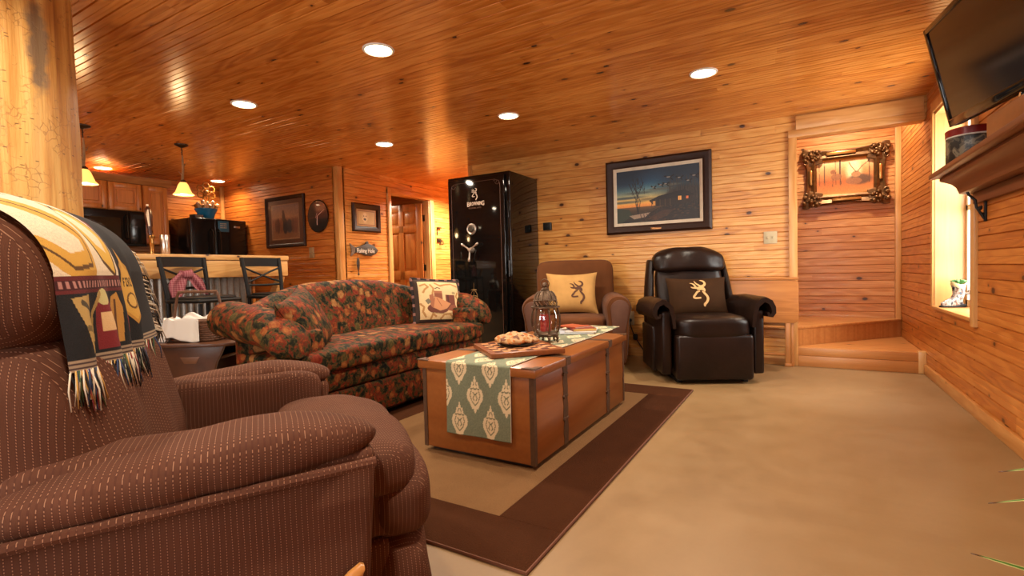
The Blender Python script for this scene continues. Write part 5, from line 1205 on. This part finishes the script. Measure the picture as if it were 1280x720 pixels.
# ------------------------------------------------------------------ pendants over the bar
SHM = G('amber_glass_shade'); SHM.done((.75, .45, .16, 1), .35, Emission_Color=(1, .46, .10, 1), Emission_Strength=1.7); SHADE = SHM.m
BULB = emit('bulb', (1, .78, .42, 1), 14.0); ANTL = plain('antler', (.34, .21, .10, 1), .55, 0, .3, 30)
def pendant(x, y, label):
    t = thing('pendant_light', label, 'pendant light', (x, y, CZ), 0, 'pendant lights over the bar')
    mb = MB(); mb.lathe([(.001, 0), (.062, 0), (.060, -.010), (.030, -.024), (.012, -.032), (.001, -.034)], 24); mb.build('canopy', BRONZE, t)
    mb = MB(); mb.tube([(0, 0, -.03), (.004, .002, -.12)], .005, 6)
    for i in range(3): mb.tube([(.007*math.cos(a), .002+(.007*math.sin(a) if i % 2 else 0), -.045-.026*i+(.014*math.sin(a))) for a in [2*PI*k/10 for k in range(10)]], .0022, 5, loop=True)
    mb.build('chain', BRONZE, t)
    mb = MB(); mb.tube([(.004, .002, -.11), (-.006, .008, -.17), (.010, .0, -.24), (.0, -.004, -.33)], [.007, .010, .011, .013], 8); mb.tube([(-.004, .007, -.17), (-.022, .03, -.20), (-.02, .045, -.165)], [.007, .005, .002], 6); mb.tube([(.009, 0, -.25), (.022, -.02, -.29), (.02, -.05, -.262)], [.007, .005, .002], 6); mb.v = [(x, y, z if z > -.12 else -.11+(z+.11)*1.15) for x, y, z in mb.v]; mb.build('antler_stem', ANTL, t)
    mb = MB(); mb.lathe([(.014, -.325), (.026, -.335), (.030, -.36), (.026, -.365)], 16, caps=False); mb.v = [(x, y, z-.034) for x, y, z in mb.v]; mb.build('socket_cap', BRONZE, t)
    mb = MB(); mb.lathe([(.028, -.352), (.044, -.375), (.060, -.42), (.072, -.452), (.096, -.478), (.093, -.480), (.068, -.455), (.055, -.42), (.038, -.378)], 28, caps=False); mb.v = [(x, y, z-.034) for x, y, z in mb.v]; mb.build('shade', SHADE, t)
    mb = MB(); mb.lathe([(.001, -.37), (.012, -.375), (.030, -.42), (.034, -.45), (.026, -.478), (.001, -.488)], 16); mb.v = [(x, y, z-.034) for x, y, z in mb.v]; mb.build('bulb', BULB, t)
    l = bpy.data.lights.new('pendant_lamp', 'POINT'); l.energy = PEND_W; l.color = (1, .66, .32); l.shadow_soft_size = .05
    o = bpy.data.objects.new('pendant_lamp', l); COL.objects.link(o); o.parent = t; o.location = (0, 0, -.56); return t
pendant(-5.466, 2.80, 'bell-shaped amber glass pendant light over the bar, right of the log post')
pendant(-5.46, 1.98, 'bell-shaped amber glass pendant light half hidden by the log post')
# ------------------------------------------------------------------ fridge, microwave, cabinets
fg = thing('refrigerator', 'black french-door refrigerator in the far kitchen corner', 'refrigerator', (-6.95, 4.01, 0))
mb = MB(); mb.box((-.575, -.385, .02), (-.055, .385, 1.795), .01); mb.build('body', APPL, fg)
for y0, y1 in ((-.387, -.075), (-.069, .387)):
    mb = MB(); mb.box((-.055, y0, .62), (0, y1, 1.80), .016, seg=4); d_ = mb.build('door', APPL, fg)
    hy = y1-.045 if y0 < -.2 else y0+.045
    mb = MB(); mb.tube([(0, hy, .80), (.045, hy, .84), (.05, hy, 1.1), (.05, hy, 1.5), (.045, hy, 1.62), (0, hy, 1.66)], .011, 8); mb.build('door_handle', APPL, d_)
mb = MB(); mb.box((-.055, -.387, .03), (0, .387, .61), .016, seg=4); mb.build('freezer_drawer', APPL, fg)
mb = MB(); mb.box((.0, .20, 1.69), (.004, .29, 1.715), .002); mb.build('badge', plain('badge_chrome', (.5, .42, .36, 1), .3, .9), fg)
mg = thing('fridge_magnet', 'blue square card with cream print stuck on the right fridge door', 'card', (-6.9462, 4.06, 1.70))
mb = MB(); mb.box((0, -.075, -.075), (.004, .075, .075), .001); mb.build('card', plain('card_blue', (.02, .12, .20, 1), .4), mg)
mb = MB()
for i in range(3):
    for j in range(4): mb.box((.004, -.045+j*.023, .03-i*.028), (.0052, -.030+j*.023, .045-i*.028))
mb.build('print', plain('card_print', (.46, .40, .28, 1), .5), mg)
# blue pot with wire flower on the fridge
bp_ = thing('flower_pot', 'blue pot of bottles with a golden wire flower on top of the fridge', 'flower pot', (-7.14, 3.94, 1.797))
mb = MB(); mb.lathe([(.001, .0), (.085, 0), (.118, .10), (.140, .135), (.142, .15), (.13, .15), (.10, .10), (.07, .012), (.001, .012)], 28); mb.build('pot', plain('blue_glaze', (.01, .15, .32, 1), .25, 0, .2), bp_)
GOLD = plain('gold_ribbon', (.34, .12, .014, 1), .35, .2, .2)
mb = MB()
for k in range(6):
    a = 2*PI*k/6+PI/6; cy, cz = .085*math.cos(a), .385+.085*math.sin(a)
    mb.tube([(.02, cy+.042*math.cos(b), cz+.042*math.sin(b)) for b in [2*PI*j/16 for j in range(16)]], .011, 6, loop=True)
mb.tube([(.0, .0, .12), (.01, .005, .25), (.02, .0, .35)], .006, 6); mb.sphere((.02, 0, .385), .03); mb.build('wire_flower', GOLD, bp_)
mb = MB()
for y, z, r in ((-.12, .20, .5), (-.06, .235, .2), (.0, .22, 0), (.07, .235, -.2), (.13, .20, -.5)):
    mb.tube([(.04, y*.7, .13), (.04, y, z)], .024, 10); mb.sphere((.04, y*1.05, z+.01), .026, nu=10, nv=6)
mb.build('little_bottles', plain('bottle_cream', (.50, .30, .16, 1), .35, 0, .6, 14), bp_)
mb = MB()
for k in range(9):
    a = 2*PI*k/9; mb.tube([(.08*math.cos(a), .10*math.sin(a), .12), (.11*math.cos(a), .14*math.sin(a), .20), (.13*math.cos(a), .17*math.sin(a), .185)], [.012, .022, .008], 6)
mb.build('petals', GOLD, bp_)
tr = thing('small_tray', 'small dark box lying on the fridge beside the blue pot', 'box', (-7.02, 3.74, 1.797), .2)
mb = MB(); mb.box((-.05, -.06, 0), (.05, .07, .045), .004); mb.build('box', BLKPL, tr); mb = MB()
for i in range(5): mb.box((.05, -.05+i*.022, .008), (.052, -.037+i*.022, .036))
mb.build('stripes', plain('grey_stripe', (.28, .22, .18, 1), .5), tr)
# wall cabinets
def cabinet(label, y0, y1, z0, z1, ndoor=1, depth=.34, x1=-7.20):
    t = thing('wall_cabinet', label, 'cabinet', (x1, (y0+y1)/2, z0), 0, 'kitchen wall cabinets'); w = y1-y0; h = z1-z0
    mb = MB(); mb.box((-depth, -w/2, 0), (-.02, w/2, h), .003); mb.build('body', CABM, t)
    for i in range(ndoor):
        a = -w/2+i*w/ndoor+.006; b = -w/2+(i+1)*w/ndoor-.006; mb = MB(); s_ = .055
        for p, q in (((a, .006), (a+s_, h-.006)), ((b-s_, .006), (b, h-.006)), ((a+s_, .006), (b-s_, .006+s_)), ((a+s_, h-.006-s_), (b-s_, h-.006))): mb.box((-.02, p[0], p[1]), (.002, q[0], q[1]), .003)
        mb.box((-.02, a+s_, .006+s_), (-.012, b-s_, h-.006-s_)); mb.box((-.016, a+s_+.025, .031+s_), (.0, b-s_-.025, h-.031-s_), .010, seg=1); mb.build('door', CABM, t)
    return t
cabinet('short pine wall cabinet above the left part of the microwave', 2.40, 2.825, 1.85, 2.19)
cabinet('short pine wall cabinet above the right part of the microwave', 2.83, 3.19, 1.85, 2.19)
cabinet('tall narrow pine wall cabinet between the microwave and the fridge', 3.205, 3.49, 1.44, 2.19)
cabinet('short pine wall cabinet hidden behind the log post', 1.65, 2.395, 1.44, 2.19, 2)
mb = MB(); mb.prism([(-7.545, 2.192), (-7.20, 2.192), (-7.185, 2.215), (-7.15, 2.245), (-7.145, 2.27), (-7.545, 2.27)], 1.62, 3.52, 'xz'); struct(mb.build('trim_12', pine('crown_pine', 'y', 'z', board=3, light=(.48, .20, .06), mid=(.40, .15, .042), dark=(.28, .09, .022), knots=.1, seg=9)))
mw = thing('microwave', 'black over-range microwave under the pine wall cabinets', 'microwave', (-7.13, 2.805, 1.405))
mb = MB(); mb.box((-.40, -.385, 0), (-.03, .385, .435), .006); mb.build('body', APPL, mw)
mb = MB(); mb.box((-.03, -.383, .03), (0, .20, .43), .01, seg=3); d_ = mb.build('door', APPL, mw)
mb = MB(); mb.box((.0, -.30, .09), (.003, .11, .34), .002); mb.build('window', plain('dark_window', (.035, .024, .014, 1), .1), d_); mb = MB(); mb.tube([(0, .17, .08), (.035, .17, .10), (.035, .17, .36), (0, .17, .38)], .009, 8); mb.build('handle', APPL, d_)
mb = MB(); mb.box((-.03, .205, .03), (-.002, .383, .43), .006); mb.box((-.002, .235, .34), (0, .35, .39)); mb.build('control_panel', APPL, mw)
mb = MB(); mb.box((-.03, -.383, 0), (-.006, .383, .028), .003); mb.build('vent', BLACK, mw)
rg_ = thing('range', 'black cooking range below the microwave, its back panel showing over the bar', 'range', (-6.93, 2.805, 0))
mb = MB(); mb.box((-.60, -.38, .02), (0, .38, .915), .008); mb.build('body', APPL, rg_); mb = MB(); mb.box((-.60, -.38, .917), (-.51, .38, 1.24), .012, seg=3); mb.build('back_panel', APPL, rg_); mb = MB()
for x in (-.16, -.40):
    for y in (-.2, .2): mb.lathe([(.10, .917), (.10, .923), (.09, .926), (.001, .926)], 20, tf((x, y, 0)))
mb.build('burners', BLACK, rg_)
kc = thing('kitchen_counter', 'pine base cabinet with dark top beside the fridge, mostly hidden by the bar', 'cabinet', (-6.93, 3.39, 0))
mb = MB(); mb.box((-.60, -.195, .08), (0, .195, .87), .004); mb.build('body', CABM, kc); mb = MB(); mb.box((-.61, -.20, .872), (.02, .20, .91), .006); mb.build('worktop', BLACK, kc)
cm = thing('coffee_maker', 'black appliance on the kitchen counter showing just over the bar', 'coffee maker', (-7.25, 3.39, .911))
mb = MB(); mb.box((-.10, -.12, 0), (.10, .12, .045), .01); mb.box((-.10, -.12, .045), (-.02, .12, .36), .012); mb.box((-.10, -.125, .30), (.11, .125, .42), .02, seg=3); mb.build('body', BLKPL, cm); mb = MB(); mb.lathe([(.05, .05), (.07, .10), (.06, .20), (.045, .22)], 18, tf((.04, 0, 0)), caps=False); mb.build('carafe', PANE, cm)
# ------------------------------------------------------------------ end table with basket and cloth
ET = plain('end_table_wood', (.085, .030, .012, 1), .35, 0, .3, 14)
et = thing('end_table', 'dark wooden end table with cut-out leg panel behind the sofa arm', 'table', (-3.97, 2.15, 0), math.radians(27))
mb = MB(); top = [(.36*math.copysign(abs(math.cos(a))**.55, math.cos(a)), .25*math.copysign(abs(math.sin(a))**.55, math.sin(a))) for a in [2*PI*k/40 for k in range(40)]]
mb.prism(top, .478, .502, 'xy', bev=.006); mb.build('tabletop', ET, et)
mb = MB(); mb.prism([(-.26, .478), (.26, .478), (.24, .43), (.20, .36), (.17, .27), (.18, .16), (.24, .05), (.25, 0), (.10, 0), (.07, .08), (-.07, .08), (-.10, 0), (-.25, 0), (-.24, .05), (-.18, .16), (-.17, .27), (-.20, .36), (-.24, .43)], -.195, -.17, 'xz', bev=.003)
pnl = mb.build('leg_panel', ET, et)
mb = MB(); mb.prism([(-.075, .40), (.075, .40), (.045, .35), (-.045, .35)], -.199, -.194, 'xz', bev=.003); mb.build('carved_inlay', plain('inlay_wood', (.16, .065, .026, 1), .4), pnl)
mb = MB(); mb.box((-.25, .16, 0), (.25, .185, .478), .004); mb.box((-.22, -.17, .38), (.22, .16, .40), .003); mb.box((-.22, -.17, .10), (.22, .16, .125), .003); mb.build('rear_panel', ET, et)
bk_ = thing('wicker_basket', 'brown wicker basket with tall handle on the end table', 'basket', (-4.02, 2.125, .503), math.radians(27))
WK = plain('wicker', (.14, .055, .022, 1), .6, 0, .4, 60)
def brim(a, f=1.0): return (.205*f*math.copysign(abs(math.cos(a))**.6, math.cos(a)), .145*f*math.copysign(abs(math.sin(a))**.6, math.sin(a)))
mb = MB()
for i in range(9):
    z = .010+i*.0165; f = .86+.14*i/8; ph = i*PI
    mb.tube([(brim(2*PI*k/48, f*(1+.016*math.cos(24*2*PI*k/48+ph)))+(z,)) for k in range(48)], .0085, 6, loop=True)
mb.prism([brim(2*PI*k/40, .84) for k in range(40)], .0, .008, 'xy')
mb.tube([brim(2*PI*k/48, 1.02)+(.155,) for k in range(48)], .011, 7, loop=True); mb.build('woven_body', WK, bk_)
mb = MB()
for s_ in (-1, 1): mb.tube([(s_*.188, .0, .02), (s_*.200, 0, .15), (s_*.165, 0, .34), (s_*.15, 0, .37)], .010, 8)
mb.tube([(-.155, 0, .372), (.155, 0, .372)], .011, 8); mb.tube([(-.16, 0, .357), (-.11, 0, .374), (.11, 0, .374), (.16, 0, .357)], .008, 8); mb.build('handle', WK, bk_)
cl_ = MB()
def cloth(u, v):
    a = PI*(.93+.66*u)
    x, y = brim(a, 1.0); L = .17*v*(1+.14*math.sin(u*17)+.10*math.sin(u*31+1)); 
    if v < .25: f = .80+.28*v/.25; z = .150+.024*math.sin(v/.25*PI/2)
    else: f = 1.08+.14*(v-.25)+.075*math.sin(u*30)*(v-.2)+.03*math.sin(u*57)*(v-.2); z = .174-(v-.25)*.205*(1+.12*math.sin(u*15))
    return (x*f, y*f, z+.010*math.sin(u*23)*(1-v))
cl_.grid(cloth, 90, 22)
def cloth_mat():
    g = G('embroidered_white_cloth'); o = g.obj(); v = g.n('ShaderNodeTexVoronoi', {'Vector': o, 'Scale': 14.0}); cr = g.sep(v.outputs['Color'])
    f = g.math('MULTIPLY', g.math('LESS_THAN', v.outputs['Distance'], .20), g.math('LESS_THAN', cr[0], .22)); pet = g.math('GREATER_THAN', g.noise(o, 90, 2), .5)
    return g.done(g.mix(g.math('MULTIPLY', f, pet), (.74, .70, .62, 1), g.ramp(cr[1], [(.4, (.10, .13, .32)), (.6, (.45, .30, .08))])), .8)
CM_ = cloth_mat(); mt_ = Matrix.Translation((-4.02, 2.125, .503)) @ Matrix.Rotation(math.radians(27), 4, 'Z')
cl_.v = [tuple(mt_ @ Vector(p)) for p in cl_.v]
k2 = MB(); 
def loopc(u, v):
    a = (u-.5)*.5; t = v; x = .17+.09*math.sin(PI*min(1, t*1.05)*.62); z = .15+.06*math.sin(PI*min(1, t*1.6)*.55)-.19*max(0, t-.42); 
    return (.16+.12*min(1, t*1.5)+.005*math.sin(u*9), (u-.5)*.075+.02-.03*t, .155+.035*math.sin(PI*min(1, t*1.9))-.20*max(0, t-.4))
k2.grid(loopc, 12, 18); cl_.add([mt_ @ Vector(p) for p in k2.v], k2.f)
k3 = MB()
def peak(u, v): return (-.10+.20*u, -.05+.10*v, .165+.05*math.sin(PI*v)*(.6+.4*math.sin(u*7)))
k3.grid(peak, 14, 10); cl_.add([mt_ @ Vector(p) for p in k3.v], k3.f)
tag(cl_.build('tea_towel', CM_, solid=.003), 'white embroidered tea towel draped over the wicker basket', 'towel')
# ------------------------------------------------------------------ right wall: mantel shelf, TV and the things on the shelf
sh_ = thing('mantel_shelf', 'dark stained mantel shelf with moulded edge on the right wall below the TV', 'shelf', (RX, 0, 0))
SE, SN = 4.085, .6
mb = MB(); mb.box((-.225, SN, 1.475), (0, SE, 1.505), .006, seg=3); mb.build('shelf_board', SHELFM, sh_)
mb = MB(); prof = [(0, 1.474), (-.175, 1.474), (-.178, 1.460), (-.170, 1.452), (-.150, 1.446), (-.120, 1.432), (-.098, 1.410), (-.088, 1.385), (-.084, 1.372), (-.060, 1.366), (0, 1.366)]
mb.prism(prof, SN, SE-.035, 'xz'); mb.build('crown_moulding', SHELFM, sh_)
mb = MB(); mb.box((-.03, SN, 1.30), (0, SE-.075, 1.365), .003); mb.build('back_ledger', SHELFM, sh_)
for y in (3.87, 2.2):
    mb = MB(); mb.box((-.012, y-.012, 1.185), (-.001, y+.012, 1.36), .002); mb.tube([(-.010, y, 1.20), (-.022, y, 1.225), (-.045, y, 1.27), (-.05, y, 1.31), (-.08, y, 1.345), (-.085, y, 1.362)], .007, 8); mb.tube([(-.010+.0, y, 1.23), (-.03, y, 1.235), (-.035, y, 1.26), (-.02, y, 1.275)], .006, 8); mb.sphere((-.03, y, 1.262), .012); mb.build('iron_bracket', BLACK, sh_)
# television on a tilting wall arm
BLc, TLc = Vector((.70, 3.433, 1.646)), Vector((.60, 3.389, 2.161))
upv = (TLc-BLc).normalized(); wv_ = Vector((.13, -.99, 0)).normalized(); nv = wv_.cross(upv).normalized()
if nv.x > 0: nv = -nv
TH, TWd = .525, .90; CT = BLc+upv*TH/2+wv_*TWd/2
tvm = Matrix(((wv_.x, -nv.x, upv.x, CT.x), (wv_.y, -nv.y, upv.y, CT.y), (wv_.z, -nv.z, upv.z, CT.z), (0, 0, 0, 1)))
tv = thing('television', 'flat black television tilted down from the right wall above the mantel shelf', 'television')
tv.matrix_world = tvm
mb = MB(); mb.box((-TWd/2, .004, -TH/2), (TWd/2, .05, TH/2), .008, seg=3); mb.box((-.25, .05, -.18), (.25, .075, .16), .01); mb.build('back_shell', BLKPL, tv)
mb = MB(); bz = .028
for a, b in (((-TWd/2, -TH/2), (TWd/2, -TH/2+.04)), ((-TWd/2, TH/2-bz), (TWd/2, TH/2)), ((-TWd/2, -TH/2), (-TWd/2+bz, TH/2)), ((TWd/2-bz, -TH/2), (TWd/2, TH/2))): mb.box((a[0], -.010, a[1]), (b[0], .006, b[1]), .004)
mb.build('bezel', GLOSS, tv)
mb = MB(); mb.box((-TWd/2+bz-.002, -.003, -TH/2+.038), (TWd/2-bz+.002, .003, TH/2-bz+.002)); mb.build('screen', plain('tv_screen', (.018, .013, .012, 1), .12, 0, .05, Specular_IOR_Level=.8), tv)
mm = thing('tv_mount', 'black tilting wall arm holding the television', 'wall mount', (0, 0, 0))
wp = CT-nv*.082; mb = MB(); mb.box((RX-.02, wp.y-.09, 1.78), (RX-.001, wp.y+.09, 2.02), .003); mb.build('wall_plate', BLACK, mm)
mb = MB(); mb.tube([(RX-.015, wp.y, 1.90), tuple(wp+Vector((.0, 0, 0)))], .018, 8); mb.build('arm', BLACK, mm)
tn = thing('storage_tin', 'round tin with red rim and camouflage pattern on the far end of the shelf', 'tin', (.845, 3.70, 1.506))
def camouflage():
    g = G('camouflage_print'); o = g.obj(); n = g.noise(o, 15, 3, .6, .5); return g.done(g.ramp(n, [(.38, (.025, .022, .018)), (.47, (.10, .085, .06)), (.54, (.24, .20, .13)), (.62, (.06, .055, .045))], 'CONSTANT'), .4)
mb = MB(); mb.lathe([(.001, 0), (.104, 0), (.107, .004), (.107, .135), (.104, .138), (.001, .138)], 32); mb.build('body', camouflage(), tn)
mb = MB(); mb.lathe([(.104, .138), (.1085, .140), (.1085, .146), (.105, .148)], 32, caps=False); mb.build('white_band', WHITE, tn)
mb = MB(); mb.lathe([(.001, .139), (.109, .146), (.110, .182), (.104, .187), (.001, .187)], 32); mb.build('lid', plain('tin_red', (.24, .012, .010, 1), .3), tn)
wb = thing('wooden_block', 'reddish wooden block on the shelf below the TV corner', 'block', (.845, 2.73, 1.506), .06)
mb = MB(); mb.prism([(-.09, 0), (.09, 0), (.09, .098), (-.08, .098), (-.09, .09)], -.28, .28, 'xz', bev=.004); mb.build('block', plain('block_wood', (.26, .085, .022, 1), .35, 0, .2), wb)
bxx = thing('media_box', 'black media player lying on the wooden block underneath the television', 'media player', (.875, 2.68, 1.605))
mb = MB(); mb.box((-.085, -.10, 0), (.065, .12, .032), .006, seg=3); mb.build('case', BLKPL, bxx); mb = MB(); mb.box((-.089, -.06, .008), (-.084, .05, .026), .002); mb.build('display', plain('lcd_grey', (.16, .18, .19, 1), .15), bxx); mb = MB(); mb.tube([(-.085, .09, .016), (-.095, .09, .016)], .012, 10); mb.build('knob', CHROME, bxx)
# ceramic boot on the sill
bt = thing('boot_figurine', 'small painted ceramic cowboy boot on the window sill', 'figurine', (1.045, 4.93, WZ0+.007), math.radians(200))
mb = MB(); rings = []
for z, cx, rx_, ry in ((.012, .028, .075, .030), (.035, .026, .074, .032), (.055, .012, .056, .033), (.075, -.008, .040, .033), (.10, -.018, .036, .034), (.14, -.018, .040, .038), (.165, -.016, .044, .041)):
    rings.append([(cx+rx_*math.cos(a), ry*math.sin(a), z) for a in [2*PI*k/18 for k in range(18)]])
mb.loft(rings)
def bootm():
    g = G('painted_boot'); o = g.obj(); n = g.noise(o, 32, 3, .6); return g.done(g.ramp(n, [(.38, (.02, .022, .03)), (.48, (.40, .36, .32)), (.56, (.18, .09, .05)), (.66, (.06, .07, .09))]), .25)
mb.build('boot', bootm(), bt)
mb = MB(); mb.prism([(-.05, -.03), (.06, -.034), (.105, -.018), (.108, .018), (.06, .034), (-.05, .03)], .0, .013, 'xy', bev=.003); mb.box((-.055, -.028, 0), (-.01, .028, .025), .004); mb.build('sole', BLACK, bt)
mb = MB(); mb.loft([[(-.016+r*math.cos(a), r*.93*math.sin(a), z+.012*math.cos(2*a)) for a in [2*PI*k/20 for k in range(20)]] for z, r in ((.155, .044), (.175, .049), (.185, .045), (.17, .035))]); mb.build('cuff', plain('cuff_cream', (.60, .48, .24, 1), .4), bt)
mb = MB()
for k in range(7):
    a = k*.9; mb.tube([(-.016, 0, .17), (-.016+.03*math.cos(a), .03*math.sin(a), .20), (-.016+.05*math.cos(a), .05*math.sin(a), .198)], [.008, .014, .003], 6)
mb.build('leaves', plain('figurine_green', (.05, .16, .04, 1), .5), bt)
mb = MB(); mb.tube([(-.055, .0, .10), (-.085, .0, .105), (-.09, 0, .13)], [.012, .013, .007], 7); mb.build('spur', plain('spur_brown', (.10, .05, .025, 1), .4), bt)
# ------------------------------------------------------------------ potted spider plant reaching in at lower right
pp = thing('potted_plant', 'variegated spider plant reaching in at the lower right edge of the photo', 'plant', (.70, 1.42, 0))
mb = MB(); mb.lathe([(.001, .0), (.11, 0), (.135, .22), (.15, .24), (.15, .27), (.135, .27), (.12, .24), (.001, .235)], 28); mb.build('pot', plain('terracotta', (.30, .11, .05, 1), .7), pp)
def leafm():
    g = G('variegated_leaf'); a = g.n('ShaderNodeAttribute', attribute_name='art').outputs['Color']; return g.done(a, .4)
LM = leafm(); rl_ = random.Random(9)
def leaf(path, w):
    P = [Vector(p) for p in path]; Q = []
    for i in range(25):
        t = i/24*(len(P)-1); k = min(int(t), len(P)-2); f = t-k
        p0, p1, p2, p3 = P[max(k-1, 0)], P[k], P[k+1], P[min(k+2, len(P)-1)]
        Q.append(.5*((2*p1)+(p2-p0)*f+(2*p0-5*p1+4*p2-p3)*f*f+(3*p1-p0-3*p2+p3)*f**3))
    mb = MB(); cols = []
    for i in range(25):
        d = (Q[min(i+1, 24)]-Q[max(i-1, 0)]).normalized(); sd = d.cross(Vector((0, 0, 1)))
        sd = sd.normalized() if sd.length > .05 else Vector((1, 0, 0)); up = sd.cross(d)
        ww = w*min(1, (i+3)/8)*max(.02, (1-(i/24)**3))
        for j in range(7):
            u = j/3-1; mb.v.append(tuple(Q[i]+sd*ww*u+up*ww*.35*abs(u))); c = (196, 196, 130) if abs(u) > .8 else ((60, 110, 40) if abs(u) > .2 else (120, 150, 70)); cols.append([q/255 for q in ((70, 40, 24) if i > 22 else c)])
    for i in range(24):
        for j in range(6): mb.f.append((i*7+j, i*7+j+1, (i+1)*7+j+1, (i+1)*7+j)); mb.mi.append(0); mb.sm.append(True)
    o = mb.build('leaf', LM, pp, norm=False, auto=False); art_attr(o.data, np.array(cols)); md = o.modifiers.new('s', 'SOLIDIFY'); md.thickness = .0012
Wl = lambda x, y, z: (x-.70, y-1.42, z)
leaf([(0, 0, .24), (-.08, -.02, .44), (-.20, -.05, .555), Wl(.35, 1.34, .54)], .011)
leaf([(0, 0, .24), (-.10, -.03, .40), (-.22, -.06, .495), Wl(.33, 1.32, .48)], .008)
leaf([(0, 0, .24), (-.12, -.04, .31), (-.26, -.09, .345), Wl(.30, 1.30, .38)], .016)
for i in range(16):
    a = rl_.uniform(0, 2*PI); r = rl_.uniform(.2, .30); h = rl_.uniform(.40, .62)
    if math.cos(a-PI) > .3: a += PI
    r = min(r, .20 if math.cos(a) > .2 else .30)
    leaf([(0, 0, .24), (.3*r*math.cos(a), .3*r*math.sin(a), h), (.8*r*math.cos(a), .8*r*math.sin(a), h+.03), (r*math.cos(a), r*math.sin(a), h-.10)], .010)
